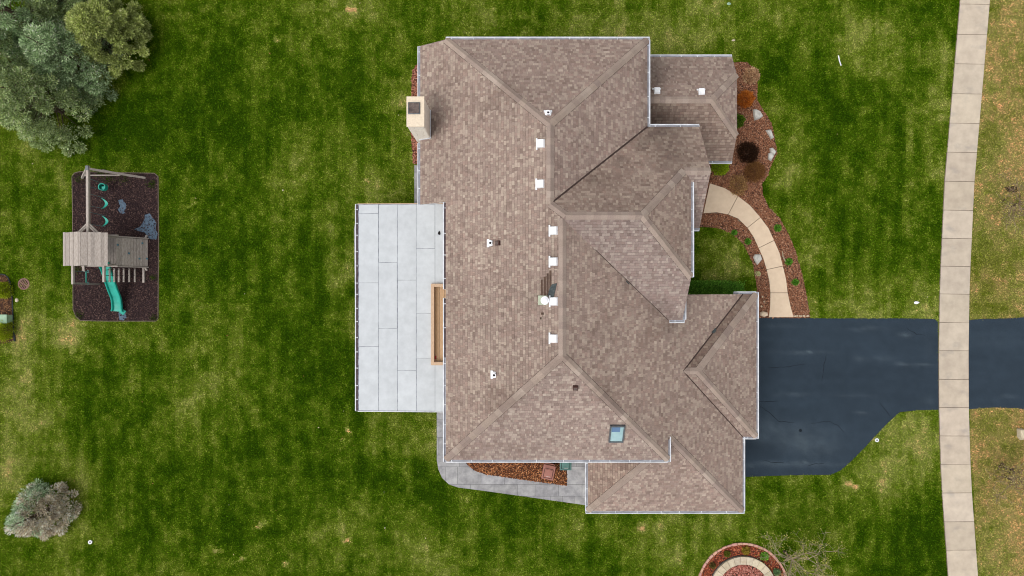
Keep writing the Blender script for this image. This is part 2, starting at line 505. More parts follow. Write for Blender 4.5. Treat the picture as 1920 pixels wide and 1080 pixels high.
def dryness(x, y):
    x, y = np.asarray(x, float), np.asarray(y, float)
    px, py = x * FPX / CAM_H + 960, 540 - y * FPX / CAM_H
    d = 0.31 + (fbm(x, y, 0.16, 21, 4) - 0.5) * 0.42 + (fbm(x, y, 0.9, 31, 3) - 0.5) * 0.45 + (fbm(x, y, 2.6, 35, 2) - 0.5) * 0.45
    d = d + ((fbm(x * 1.7, y * 0.28, 1.0, 37, 3) - 0.5) * 0.36 + (fbm(x * 4.5, y * 0.5, 1.0, 39, 2) - 0.5) * 0.22) * (px < 1790)
    wx = px + (fbm(x, y, 0.5, 41, 2) - 0.5) * 26
    d = d + 0.045 * np.sin(wx / 36.0 * 2 * math.pi) * np.clip((fbm(x, y, 0.12, 51, 2) - 0.35) * 4, 0, 1) * (px < 1780)
    jx = px + (fbm(x, y, 0.7, 61, 3) - 0.5) * 60
    jy = py + (fbm(x, y, 0.7, 71, 3) - 0.5) * 60
    kx = px + (fbm(x, y, 3.0, 65, 3) - 0.5) * 24
    ky = py + (fbm(x, y, 3.0, 75, 3) - 0.5) * 24
    for bx, by, r, a in DRY:
        q = np.where(r < 12, ((kx - bx) ** 2 + (ky - by) ** 2 * 1.6), ((jx - bx) ** 2 + (jy - by) ** 2)) / (r * r)
        d = d + a * np.exp(-q)
    park = np.clip((px - np.interp(py, [0, 340, 530, 770, 1080], [1850, 1825, 1816, 1816, 1832])) / 6 + 0.5, 0, 1)
    d = d + park * (0.52 + (fbm(x, y, 0.35, 81, 3) - 0.5) * 0.6)
    d = np.where(park > .5, np.minimum(d, 1.0), d)
    return np.clip(d, 0.0, 1.15)

RAMP_X = [0.0, 0.25, 0.5, 0.75, 1.0, 1.15]
RAMP_C = np.array([lin(40, 65, 5), lin(64, 89, 10), lin(95, 111, 30), lin(126, 134, 62), lin(156, 148, 88), lin(204, 164, 112)])
def lawn_col(d):
    return np.stack([np.interp(d, RAMP_X, RAMP_C[:, k]) for k in range(3)], axis=-1)

def park_tint(x, y):           # the street-side strip is thatchier and browner turf
    px, py = x * FPX / CAM_H + 960, 540 - y * FPX / CAM_H
    m = (px > np.interp(py, [0, 340, 530, 770, 1080], [1850, 1825, 1816, 1816, 1832]))[:, None] * (.35 + 1.1 * fbm(x, y, .5, 401, 3))[:, None]
    return 1 - m * np.array([.04, .16, .12])

# ------------------------------------------------------------------ ground
gx = np.concatenate([[-600, -200, -80, -45], np.linspace(-30, 30, 301), [45, 80, 200, 600]])
gy = np.concatenate([[-600, -200, -80, -40], np.linspace(-18, 18, 181), [40, 80, 200, 600]])
XX, YY = np.meshgrid(gx, gy)
nx, ny = len(gx), len(gy)
idx = np.arange(nx * ny).reshape(ny, nx)
F = np.stack([idx[:-1, :-1], idx[:-1, 1:], idx[1:, 1:], idx[1:, :-1]], axis=-1).reshape(-1, 4)
cx = ((XX[:-1, :-1] + XX[1:, 1:]) / 2).ravel()
cy = ((YY[:-1, :-1] + YY[1:, 1:]) / 2).ravel()
gcol = lawn_col(dryness(cx, cy)) * 0.8 * park_tint(cx, cy)
ground = obj_np('ground', np.stack([XX.ravel(), YY.ravel(), np.zeros(nx * ny)], axis=-1), F, gcol, M['lawn'])
tag(ground, kind='structure')

def outside_all(x, y, polys):
    ok = np.ones(x.shape, bool)
    for p in polys:
        ok &= ~inpoly(x, y, p)
    return ok

NB = 1150000
bx_, by_ = rng.uniform(-29.5, 29.5, NB), rng.uniform(-17, 17, NB)
# ragged clumps: drop blades where a fine noise is low
keep = outside_all(bx_, by_, EXCL) & (rng.random(NB) < 0.35 + 1.1 * (vnoise(bx_, by_, 5.0, 91) - 0.12))
bx_, by_ = bx_[keep], by_[keep]
n = len(bx_)
dr = dryness(bx_, by_) + rng.normal(0, 0.10, n) + (vnoise(bx_, by_, 9.0, 95) - 0.5) * 0.34
bc = lawn_col(np.clip(dr, 0, 1.15)) * rng.uniform(0.55, 1.75, n)[:, None] * 1.12 * park_tint(bx_, by_)
ang = rng.uniform(0, 2 * math.pi, n)
L = rng.uniform(0.05, 0.11, n)
W = rng.uniform(0.012, 0.026, n)
hz = rng.uniform(0.02, 0.055, n)
d = np.stack([np.cos(ang), np.sin(ang)], -1)
s = np.stack([-d[:, 1], d[:, 0]], -1)
b0 = np.concatenate([np.stack([bx_, by_], -1) - s * W[:, None], np.full((n, 1), 0.006)], -1)
b1 = np.concatenate([np.stack([bx_, by_], -1) + s * W[:, None], np.full((n, 1), 0.006)], -1)
b2 = np.concatenate([np.stack([bx_, by_], -1) + d * L[:, None], hz[:, None]], -1)
gv = np.stack([b0, b1, b2], 1).reshape(-1, 3)
grass = obj_np('lawn_grass', gv, np.arange(3 * n).reshape(-1, 3), bc, M['grass'])
tag(grass, 'mottled green and straw coloured mown lawn grass around the house', 'grass', kind='stuff')

# ------------------------------------------------------------------ paving
def flat(name, poly, z0, z1, m, parent=None, kind='structure'):
    o = obj(name, MB().prism(poly, z0, z1), m, parent)
    if kind and not parent:
        tag(o, kind=kind)
    return o

WEAR = [(1500, 820, 60, 22, .55), (1440, 800, 40, 20, .3), (1530, 845, 40, 14, .3), (1480, 870, 90, 5, .6), (1506, 865, 5, 3, 1.4), (1403, 872, 4, 3, 1.2), (1697, 629, 10, 3.5, 1.0), (1692, 685, 9, 3, .9),
        (1505, 660, 50, 3, .5), (1490, 739, 26, 3.5, .6), (1600, 742, 40, 3, .3), (1625, 616, 40, 3, .4), (1735, 684, 30, 2.5, .6), (1655, 674, 22, 4, .4), (1613, 672, 10, 5, .4), (1450, 611, 40, 3, .35),
        (1737, 750, 12, 10, .35), (1615, 772, 12, 3, .5), (1860, 640, 50, 12, .12), (1890, 741, 12, 3, .5), (1740, 655, 6, 12, .3), (1515, 660, 4, 1.5, 1.2)]
def asphalt(name, poly):
    o = obj(name, MB().prism(poly, -0.05, 0.016), M['crack'])
    tag(o, kind='structure')
    st = 0.11
    xs_, ys_ = [p[0] for p in poly], [p[1] for p in poly]
    mb = MB()
    for iy in range(int((max(ys_) - min(ys_)) / st) + 1):
        y0 = min(ys_) + iy * st
        row = clip_half(clip_half(poly, 1, y0, True), 1, y0 + st, False)
        if len(row) < 3:
            continue
        for ix in range(int((max(xs_) - min(xs_)) / (st * 2)) + 1):
            x0 = min(xs_) + ix * st * 2
            c = clip_rect(row, x0, x0 + st * 2, y0, y0 + st)
            if not c:
                continue
            mb.add([(p[0], p[1], 0.02) for p in c], [tuple(range(len(c)))])
    s_ = obj('wearing_course', mb, M['asphalt'], o)
    bm = bmesh.new(); bm.from_mesh(s_.data); bmesh.ops.recalc_face_normals(bm, faces=bm.faces)
    for f_ in bm.faces:
        if f_.normal.z < 0:
            f_.normal_flip()
    bm.to_mesh(s_.data); bm.free()
    me = s_.data
    V = np.array(mb.v)
    x, y = V[:, 0], V[:, 1]
    px, py = x * FPX / CAM_H + 960, 540 - y * FPX / CAM_H
    w = 0.95 + .26 * (fbm(x * .22, y * 1.6, 1.0, 201, 3) - .5) + .22 * (fbm(x, y, .5, 211, 3) - .5) + .16 * (vnoise(x, y, 4.0, 231) - .5)
    a = np.zeros(len(x))
    wx, wy = px + (fbm(x, y, 1.5, 241, 2) - .5) * 14, py + (fbm(x, y, 1.5, 251, 2) - .5) * 8
    for bx, by, rx, ry, am in WEAR:
        a += am * np.exp(-((wx - bx) / rx) ** 2 - ((wy - by) / ry) ** 2) * (.2 + 1.6 * fbm(x, y, 2.5, 221, 3) ** 1.5)
    me.attributes.remove(me.attributes['Col'])
    at = me.attributes.new('Col', 'FLOAT_COLOR', 'POINT')
    at.data.foreach_set('color', np.stack([w * (1 + a * 1.5), w * (1 + a * 1.2), w * (1 + a * .9), np.ones(len(x))], -1).astype(np.float32).ravel())
    return o
drive = asphalt('driveway', DRIVE)
apron = asphalt('driveway_apron', APRON)
def strip_line(parent, name, pts, w, z, m, jitter=0.0):
    mb = MB()
    q = []
    for i in range(len(pts) - 1):
        a, b = pts[i], pts[i + 1]
        k = max(2, int(math.hypot(b[0] - a[0], b[1] - a[1]) / 5))
        for j in range(k):
            t = j / k
            q.append((a[0] + (b[0] - a[0]) * t + rnd.uniform(-jitter, jitter), a[1] + (b[1] - a[1]) * t + rnd.uniform(-jitter, jitter)))
    q.append(pts[-1])
    q = [P(x, y, z) for x, y in q]
    vs, fs = [], []
    for i, p in enumerate(q):
        dd = (q[min(i + 1, len(q) - 1)] - q[max(i - 1, 0)]).normalized()
        sd = Vector((-dd.y, dd.x, 0))
        ww = w * (0.35 + 0.65 * math.sin(math.pi * (i + 0.6) / (len(q) + 0.2))) * rnd.uniform(0.6, 1.2)
        vs += [p + sd * ww, p - sd * ww]
    fs = [(2 * i, 2 * i + 1, 2 * i + 3, 2 * i + 2) for i in range(len(q) - 1)]
    mb.add(vs, fs)
    return obj(name, mb, m, parent)
for pts in ([(1440, 690), (1475, 688), (1500, 684), (1512, 682)], [(1549, 665), (1546, 680), (1543, 700), (1541, 715)], [(1420, 757), (1445, 775), (1460, 790), (1490, 793)],
            [(1520, 795), (1555, 790), (1570, 797), (1583, 811)], [(1428, 862), (1445, 866), (1470, 868)], [(1650, 756), (1660, 768), (1668, 780)], [(1700, 615), (1718, 626), (1735, 629)],
            [(1418, 752), (1440, 753), (1460, 752)], [(1514, 874), (1530, 870), (1545, 869)]):
    strip_line(drive, 'crack', pts, 0.018, 0.0245, M['crack'], 0.9)
obj('oil_spot', MB().disc(P2(1500.5, 807), 0.085, 0.021, 0.0245, 14), M['crack'], drive)

sidewalk = flat('sidewalk', SIDEWALK, -0.05, 0.012, M['joint'])
for i in range(len(SW_Y) - 1):
    y0, y1 = SW_Y[i], SW_Y[i + 1]
    g = 0.45
    a, b = sw_edges(y0), sw_edges(y1)
    sk = 1.6 * (1 if y0 < 560 else (-0.5 if y0 > 860 else 0.2))
    poly = gp([(a[0], y0 + g), (a[1], y0 + g + sk * 0.5), (b[1], y1 - g + sk * 0.5), (b[0], y1 - g)])
    t = rnd.uniform(0.9, 1.05)
    mb = MB()
    mb.col = (t, t * rnd.uniform(0.985, 1.0), t * rnd.uniform(0.96, 1.0))
    mb.prism(poly, 0.0, 0.045)
    obj('slab', mb, M['concrete'], sidewalk)

walk = flat('front_walkway', gp([p[0] for p in WALK_J] + [p[1] for p in WALK_J[::-1]]), -0.05, 0.03, M['joint'])
bulge_o = [(1358, 353), (1406, 386), (1440, 428), (1461, 475), (1473, 524), (1481, 573)]
bulge_i = [(1343, 398), (1384, 410), (1413, 445), (1431, 485), (1442, 527), (1443.5, 574)]
for i in range(6):
    (o0, i0), (o1, i1) = WALK_J[i], WALK_J[i + 1]
    def sh(p, q, t):
        return (p[0] + (q[0] - p[0]) * t, p[1] + (q[1] - p[1]) * t)
    e = 0.011
    poly = gp([sh(o0, o1, e), bulge_o[i], sh(o1, o0, e), sh(i1, i0, e), bulge_i[i], sh(i0, i1, e)])
    t = rnd.uniform(0.96, 1.03)
    mb = MB(); mb.col = (t, t, t)
    mb.prism(poly, 0.0, 0.06)
    obj('slab', mb, M['walk'], walk)

def ashlar(parent, poly, cells, z0, z1, m, cut=None, gap=0.008):
    xs = [p[0] for p in poly]; ys = [p[1] for p in poly]
    x = min(xs)
    col = 0
    y = min(ys)
    while y < max(ys):
        h = cells * rnd.choice((1, 1, 1.5))
        x = min(xs) - rnd.uniform(0, cells)
        while x < max(xs):
            w = cells * rnd.choice((1, 1.5, 2, 2))
            c = clip_rect(poly, x + gap, x + w - gap, y + gap, y + h - gap)
            if c and area(c) > 0.004:
                mx, my = sum(p[0] for p in c) / len(c), sum(p[1] for p in c) / len(c)
                if not (cut and bool(inpoly(np.array([mx]), np.array([my]), cut)[0]) and all(bool(inpoly(np.array([p[0]]), np.array([p[1]]), cut)[0]) for p in c)):
                    t = rnd.uniform(0.86, 1.1)
                    mb = MB(); mb.col = (t, t, t * rnd.uniform(1.0, 1.03))
                    mb.prism(c, z0, z1)
                    obj('paver', mb, m, parent)
            x += w
        y += h
path = flat('side_path', PATH, -0.05, 0.024, M['pathjoint'])
ashlar(path, PATH, 0.62, 0.0, 0.03, M['stamped'], cut=PATH_BED, gap=0.009)
strip = flat('back_walk', SIDE_STRIP, -0.05, 0.024, M['pathjoint'])
ashlar(strip, SIDE_STRIP, 0.62, 0.0, 0.03, M['stamped'])
patio = flat('patio', PATIO, -0.05, 0.04, M['stamped'])

# ------------------------------------------------------------------ planting beds and mulch
def chips(name, label, poly, dens, pal, z, size=(0.016, 0.042), holes=(), parent=None, thin=None):
    xs = np.array([p[0] for p in poly]); ys = np.array([p[1] for p in poly])
    x0, x1, y0, y1 = max(xs.min(), -29), min(xs.max(), 29), max(ys.min(), -16.5), min(ys.max(), 16.5)
    m = int((x1 - x0) * (y1 - y0) * dens)
    x, y = rng.uniform(x0, x1, m), rng.uniform(y0, y1, m)
    k = inpoly(x, y, poly)
    for h in holes:
        k &= ~inpoly(x, y, h)
    if thin is not None:
        k &= thin(x, y)
    x, y = x[k], y[k]
    m = len(x)
    a = rng.uniform(0, 2 * math.pi, m)
    L, W = rng.uniform(*size, m), rng.uniform(0.010, 0.026, m)
    tl = rng.uniform(-0.025, 0.025, m)
    zz = z + rng.uniform(0.004, 0.03, m)
    dx, dy = np.cos(a), np.sin(a)
    vs = np.stack([np.stack([x - dx * L - dy * W, y - dy * L + dx * W, zz + tl], -1), np.stack([x - dx * L + dy * W, y - dy * L - dx * W, zz + tl * 0.6], -1),
                   np.stack([x + dx * L + dy * W, y + dy * L - dx * W, zz - tl], -1), np.stack([x + dx * L - dy * W, y + dy * L + dx * W, zz - tl * 0.6], -1)], 1).reshape(-1, 3)
    pal = np.array(pal)
    c = pal[rng.integers(0, len(pal), m)] * rng.uniform(0.7, 1.25, m)[:, None]
    o = obj_np(name, vs, np.arange(4 * m).reshape(-1, 4), c, M['chip'], parent)
    if parent is None:
        tag(o, label, 'mulch', kind='stuff')
    else:
        tag(o, kind='stuff')
    return o
PAL_RED = [lin(126, 82, 60), lin(138, 94, 70), lin(112, 72, 52), lin(150, 106, 82), lin(100, 64, 46), lin(130, 84, 58), lin(164, 126, 102)]
PAL_BRN = [lin(112, 66, 38), lin(136, 82, 48), lin(92, 54, 34), lin(158, 104, 66), lin(76, 46, 30), lin(184, 130, 90)]
PAL_DRK = [lin(62, 44, 42), lin(48, 34, 34), lin(76, 56, 52), lin(58, 42, 44), lin(40, 28, 30), lin(92, 72, 66), lin(52, 38, 38)]
PAL_ORG = [lin(140, 66, 42), lin(160, 84, 56), lin(118, 54, 34), lin(176, 104, 76), lin(104, 48, 32)]
bed = flat('front_bed', BED_FRONT, -0.05, 0.012, M['soil'])
walk_poly = gp([WALK_J[0][0]] + [q for i in range(6) for q in (bulge_o[i], WALK_J[i + 1][0])] + [q for i in range(5, -1, -1) for q in (WALK_J[i + 1][1], bulge_i[i])] + [WALK_J[0][1]])
chips('bark_mulch', 'reddish brown bark mulch in the bed along the curved front walk', BED_FRONT, 900, PAL_RED, 0.012, holes=[walk_poly] + HOUSE_FP)
bed2 = flat('bin_bed', PATH_BED, -0.05, 0.034, M['soil'])
chips('bark_mulch', 'orange brown bark mulch around the two bins beside the grey path', PATH_BED, 700, PAL_BRN, 0.034, holes=HOUSE_FP)
bed3 = flat('chimney_bed', BED_CHIM, -0.05, 0.012, M['soil'])
chips('bark_mulch', 'reddish mulch strip by the chimney', BED_CHIM, 700, [lin(140, 84, 66), lin(160, 104, 84), lin(110, 64, 48), lin(180, 130, 108)], 0.012)
bed4 = flat('corner_bed', BED_LEFT, -0.05, 0.012, M['soil'])
chips('bark_mulch', 'brown mulch in the bed of the clipped shrubs at the left edge', BED_LEFT, 500, [lin(120, 84, 56), lin(96, 66, 46), lin(140, 104, 74), lin(70, 54, 40)], 0.012)
pad = flat('play_pad', PAD, -0.05, 0.012, M['padsoil'])
FAB = [gp([(221, 375), (230, 374), (236, 382), (238, 388), (233, 396), (236, 400), (228, 401), (224, 398), (221, 392), (226, 387)]),
       gp([(272, 402), (282, 400), (288, 410), (294, 418), (292, 430), (296, 438), (294, 450), (280, 448), (272, 436), (262, 434), (252, 430), (264, 424), (270, 414)]),
       gp([(222, 586), (236, 586), (238, 596), (232, 601), (224, 600)])]
for k_, fp in enumerate(FAB):
    obj('weed_fabric', MB().prism(fp, 0.0, 0.018), M['fabric'], pad)
chips('rubber_mulch', 'dark brown mulch covering the playground pad under the play set', PAD, 560, PAL_DRK, 0.012,
      thin=lambda x, y: ~((inpoly(x, y, FAB[0]) | inpoly(x, y, FAB[1]) | inpoly(x, y, FAB[2])) & (rng.random(x.shape) < 0.86)))
mb = MB()
ps = PAD + [PAD[0]]
for i in range(len(ps) - 1):
    mb.beam((*ps[i], 0.025), (*ps[i + 1], 0.025), 0.035, 0.05)
tag(obj('pad_edging', mb, M['joint']), 'thin weathered edging strip around the dark play pad', 'edging')

# ------------------------------------------------------------------ house
house = thing('house', 'large brown shingled house with hipped roofs and white gutters', 'house', (2.0, 0.0, 0.0))
p_, q_ = 0.66, 0.78
ZE, ZL = 5.8, 3.0
PL = {   # plane: (a, b, c) with z = a x + b y + c, plan outline
    'L': ((p_, 0, ZE + p_ * 2.93), [(-2.93, -7.61), (2.0, -2.685), (2.0, 2.75), (2.13, 2.86), (1.535, 3.36), (1.535, 6.545), (-2.93, 11.01), (-4.175, 11.01), (-4.175, 3.8), (-2.93, 3.8)]),
    'AR': ((-p_, 0, ZE + p_ * 6.0), [(1.535, 6.545), (1.535, 3.36), (6.0, 7.14), (6.0, 11.01)]),
    'AT': ((0, -p_, ZE + p_ * 11.01), [(-2.93, 11.01), (1.535, 6.545), (6.0, 11.01)]),
    'EN': ((0, -q_, ZE + q_ * 7.14), [(2.13, 2.86), (5.15, 2.86), (7.18, 4.89), (8.30, 4.89), (8.30, 7.14), (6.0, 7.14), (1.535, 3.36)]),
    'ES': ((0, q_, ZE + q_ * 1.42), [(2.13, 2.86), (2.0, 2.75), (6.92, -1.42), (7.55, -1.42), (7.55, 0.46), (5.15, 2.86)]),
    'EF': ((-q_, 0, 9.138 + q_ * 5.15), [(5.15, 2.86), (7.55, 0.46), (7.55, 4.535), (7.18, 4.89)]),
    'NS': ((0, q_, ZE - q_ * 2.65), [(7.18, 4.89), (7.20, 2.65), (8.30, 2.65), (8.30, 4.89)]),
    'BR': ((-p_, 0, ZE + p_ * 6.92), [(2.0, 2.75), (2.0, -2.685), (6.92, -7.61), (6.92, -6.558), (11.162, -10.8), (11.162, -7.2), (7.712, -3.75), (11.162, -0.3), (7.1, -0.3), (7.1, -1.42), (6.92, -1.42)]),
    'BB': ((0, p_, ZE + p_ * 7.61), [(-2.93, -7.61), (6.92, -7.61), (2.0, -2.685)]),
    'CS': ((0, p_, ZL + p_ * 10.8), [(3.67, -10.8), (11.162, -10.8), (6.92, -6.558), (6.5, -6.558), (6.5, -7.58)]),
    'CL': ((0.75, 0, ZL - 0.75 * 3.67), [(3.67, -10.8), (6.5, -7.58), (6.5, -7.2), (3.67, -7.2)]),
    'GN': ((0, -p_, ZL - p_ * 0.3), [(11.162, -0.3), (11.83, -0.3), (8.38, -3.75), (7.712, -3.75)]),
    'GS': ((0, p_, ZL + p_ * 7.2), [(11.162, -7.2), (11.83, -7.2), (8.38, -3.75), (7.712, -3.75)]),
    'GF': ((-p_, 0, ZL + p_ * 11.83), [(11.83, -0.3), (11.83, -7.2), (8.38, -3.75)]),
    'DN': ((0, -p_, ZL + p_ * 11.18), [(5.7, 11.18), (10.65, 11.18), (10.65, 10.115), (9.2, 8.665), (5.7, 8.665)]),
    'DF': ((-p_, 0, 4.66 + p_ * 9.2), [(9.2, 8.665), (10.65, 10.115), (10.65, 7.215)]),
    'DS': ((0, p_, ZL - p_ * 6.15), [(5.7, 8.665), (9.2, 8.665), (10.65, 7.215), (10.65, 6.15), (7.95, 6.15), (7.95, 6.8), (5.7, 6.8)]),
}
def zp(k, x, y):
    a, b, c = PL[k][0]
    return a * x + b * y + c
def on_roof(k, px, py):
    z = 6.0
    for _ in range(30):
        v = P(px, py, z)
        z = zp(k, v.x, v.y)
    v = P(px, py, z)
    return Vector((v.x, v.y, zp(k, v.x, v.y)))

ROOFS = [('main_roof', 'L AR AT BR BB'), ('front_gable_roof', 'EN ES EF NS'), ('garage_wing_roof', 'CS CL GN GS GF'), ('study_wing_roof', 'DN DF DS')]
roof_of = {}
for rn, ks in ROOFS:
    mb = MB()
    for k in ks.split():
        poly = PL[k][1]
        f = lambda x, y, k=k: zp(k, x, y) - 0.012
        g = lambda x, y, k=k: zp(k, x, y) - 0.17
        mb.prism(poly, g, f)
    o = obj(rn, mb, M['trim'], house)
    ub_ = MB()
    for k in ks.split():
        ub_.prism(PL[k][1], lambda x, y, k=k: zp(k, x, y) - 0.011, lambda x, y, k=k: zp(k, x, y) - 0.002)
    obj('course_shadow_sheet', ub_, M['under'], o)  # dark sheet seen in the course gaps, painted in as their shadow lines
    for k in ks.split():
        roof_of[k] = o

# shingle colours
TAB = [(lin(142, 124, 117), 30), (lin(135, 116, 109), 22), (lin(152, 135, 126), 20), (lin(165, 150, 139), 11), (lin(178, 164, 152), 4), (lin(122, 103, 97), 10), (lin(144, 122, 114), 18)]
TMEAN = lin(163, 147, 138)
TABC, TABW = [tuple(c * 1.14 * .68 + m * .32 for c, m in zip(t[0], TMEAN)) for t in TAB], [t[1] for t in TAB]
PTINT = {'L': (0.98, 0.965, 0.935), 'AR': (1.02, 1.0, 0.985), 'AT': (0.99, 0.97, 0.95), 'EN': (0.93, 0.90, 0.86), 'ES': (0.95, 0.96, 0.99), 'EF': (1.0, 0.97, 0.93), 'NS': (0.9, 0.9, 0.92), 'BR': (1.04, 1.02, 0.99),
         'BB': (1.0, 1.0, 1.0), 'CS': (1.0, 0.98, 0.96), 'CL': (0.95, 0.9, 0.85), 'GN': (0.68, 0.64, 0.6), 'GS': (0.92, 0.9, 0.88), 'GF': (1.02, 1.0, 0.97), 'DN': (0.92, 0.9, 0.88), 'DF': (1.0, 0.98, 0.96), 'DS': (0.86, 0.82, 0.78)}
STAIN_SHADE = [(1235, 215, 26, .42), (1255, 222, 30, .35), (1228, 130, 26, .25), (1233, 155, 20, .2), (1240, 275, 30, .22), (1265, 300, 34, .2), (1220, 250, 16, .25), (1200, 270, 14, .3), (1160, 300, 12, .25), (1110, 335, 12, .2),
         (812, 185, 14, .25), (815, 250, 14, .28), (828, 225, 10, .2), (1024, 262, 10, .3), (1045, 490, 14, .2), (1000, 560, 22, .18), (1178, 530, 14, .2), (1230, 575, 18, .2), (1260, 610, 22, .2), (1130, 470, 16, .12),  # the spot at the chimney's upper corner also paints its soft shadow
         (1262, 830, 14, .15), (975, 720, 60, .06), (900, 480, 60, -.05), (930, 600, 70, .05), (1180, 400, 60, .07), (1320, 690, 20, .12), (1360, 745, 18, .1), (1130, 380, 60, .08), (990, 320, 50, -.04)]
def stain_shade(x, y, z):
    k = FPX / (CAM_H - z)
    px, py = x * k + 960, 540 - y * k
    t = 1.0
    for bx, by, r, a in STAIN_SHADE:
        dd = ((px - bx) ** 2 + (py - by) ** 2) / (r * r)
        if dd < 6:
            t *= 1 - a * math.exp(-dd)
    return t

tabs = []      # (roof, top polygon 3d, low polygon 3d, colour, area)
for k, (abc, poly) in PL.items():
    a, b, c = abc
    gl = math.hypot(a, b)
    ux, uy = a / gl, b / gl              # up the slope in plan
    sx, sy = -uy, ux
    loc = [(x * sx + y * sy, x * ux + y * uy) for x, y in poly]
    t0, t1 = min(q[1] for q in loc), max(q[1] for q in loc)
    s0, s1 = min(q[0] for q in loc), max(q[0] for q in loc)
    ex = 0.135 / math.sqrt(1 + gl * gl)
    nrm = Vector((-a, -b, 1)).normalized()
    t = t0
    while t < t1:
        band = clip_half(clip_half(loc, 1, t, True), 1, t + ex, False)
        if len(band) > 2:
            s = s0 - rnd.uniform(0, 0.3)
            prev = 0
            while s < s1:
                w = rnd.choice((0.06, 0.08, 0.1, 0.12, 0.14, 0.17, 0.2))
                cpoly = clip_rect(band, s + .002, s + w - .002, t + .012, t + ex)
                if cpoly and area(cpoly) > 0.0006:
                    tooth = rnd.random() < 0.5
                    top, low = [], []
                    for (ss, tt) in cpoly:
                        x, y = ss * sx + tt * ux, ss * sy + tt * uy
                        base = Vector((x, y, a * x + b * y + c))
                        lift = 0.004 + 0.013 * (1 - (tt - t) / ex) + (0.006 if tooth else 0)
                        top.append(base + nrm * lift)
                        low.append(base - nrm * 0.006)
                    m_ = top[0]
                    ci = rnd.choices(range(len(TABC)), TABW)[0]
                    if tooth and rnd.random() < 0.35:
                        ci = 3
                    co = TABC[ci]
                    f = 0.9 * rnd.uniform(0.9, 1.1) * stain_shade(m_.x, m_.y, m_.z)
                    f *= 0.93 + 0.14 * float(vnoise(m_.x, m_.y, 0.9, 131))
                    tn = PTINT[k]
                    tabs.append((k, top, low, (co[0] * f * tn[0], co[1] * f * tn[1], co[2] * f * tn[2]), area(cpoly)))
                s += w
        t += ex
order = sorted(range(len(tabs)), key=lambda i: -tabs[i][4])
single = set(order[:300])
joined = {rn: MB() for rn, _ in ROOFS}
def add_tab(mb, tab):
    _, top, low, co, _ = tab
    n = len(top)
    ar = sum(top[i].x * top[(i + 1) % n].y - top[(i + 1) % n].x * top[i].y for i in range(n))
    if ar < 0:
        top, low = top[::-1], low[::-1]
    mb.add(list(low) + list(top), [tuple(range(n, 2 * n))] + [(i, (i + 1) % n, (i + 1) % n + n, i + n) for i in range(n)], co)
for i, tb in enumerate(tabs):
    if i in single:
        mb = MB()
        add_tab(mb, tb)
        obj('shingle', mb, M['shingle'], roof_of[tb[0]])
    else:
        add_tab(joined[roof_of[tb[0]].name], tb)
for rn, ks in ROOFS:
    o = obj('shingle', joined[rn], M['shingle'], roof_of[ks.split()[0]])
    o['kind'] = 'stuff'

# ridge and hip caps: each its own piece
CAPC = [lin(162, 146, 134), lin(154, 137, 126), lin(148, 131, 121), lin(172, 157, 145), lin(142, 125, 117), lin(160, 143, 130)]
def caps(p0, p1, ka, kb, half=0.155, step=0.27):
    p0, p1 = Vector((*p0, 0)), Vector((*p1, 0))
    ln = (p1 - p0).length
    if ln < 0.05:
        return
    dd = (p1 - p0) / ln
    sd = Vector((-dd.y, dd.x, 0))
    mid = (p0 + p1) / 2
    # which plane lies on the +sd side: the lower one there
    pa = mid + sd * 0.3
    if zp(ka, pa.x, pa.y) > zp(kb, pa.x, pa.y):
        ka, kb = kb, ka
    if zp(ka, p1.x, p1.y) < zp(ka, p0.x, p0.y):        # laid from the low end up
        p0, p1, dd, = p1, p0, -dd
        sd = -sd
        ka, kb = kb, ka
    n = max(1, round(ln / step))
    parent = roof_of[ka]
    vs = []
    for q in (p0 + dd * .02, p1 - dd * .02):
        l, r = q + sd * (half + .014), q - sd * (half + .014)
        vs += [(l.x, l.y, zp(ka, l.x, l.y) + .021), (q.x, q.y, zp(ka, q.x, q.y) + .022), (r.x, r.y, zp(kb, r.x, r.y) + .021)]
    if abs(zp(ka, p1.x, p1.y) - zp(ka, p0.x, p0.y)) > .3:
        obj('cap_shadow_strip', MB().add(vs, [(0, 3, 4, 1), (1, 4, 5, 2)]), M['under'], parent)  # dark strip wider than the caps, painting their edge shadow
    pal = [tuple((c * .68 + m * .32) * .95 for c, m in zip(q, TMEAN)) for q in CAPC]
    cur = rnd.choice(pal)
    for i in range(n):
        if rnd.random() < 0.62:
            cur = rnd.choice(pal)
        q0, q1 = p0 + dd * (ln * i / n - 0.015), p0 + dd * (ln * (i + 1) / n)
        vs = []
        for q, up in ((q0, 0.044), (q1, 0.030)):
            l, r = q + sd * half, q - sd * half
            vs += [(l.x, l.y, zp(ka, l.x, l.y) + up - 0.004), (q.x, q.y, min(zp(ka, q.x, q.y), zp(kb, q.x, q.y)) + up + 0.006), (r.x, r.y, zp(kb, r.x, r.y) + up - 0.004)]
        vs += [(v[0], v[1], v[2] - 0.035) for v in vs]
        mb = MB()
        f = rnd.uniform(0.93, 1.07)
        if abs(zp(ka, p1.x, p1.y) - zp(ka, p0.x, p0.y)) < .3:      # level ridges weather like the field
            cur = tuple(c * .5 + m * .5 for c, m in zip(rnd.choice(CAPC), TMEAN)); f *= .93
        mb.add(vs, [(0, 3, 4, 1), (1, 4, 5, 2), (6, 0, 1, 7), (7, 1, 2, 8), (6, 9, 3, 0), (2, 5, 11, 8), (3, 9, 10, 4), (4, 10, 11, 5)], tuple(c * f for c in cur))
        obj('ridge_cap', mb, M['shingle'], parent)
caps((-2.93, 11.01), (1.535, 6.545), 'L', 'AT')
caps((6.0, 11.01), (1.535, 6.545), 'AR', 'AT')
caps((1.535, 3.36), (1.535, 6.545), 'L', 'AR')
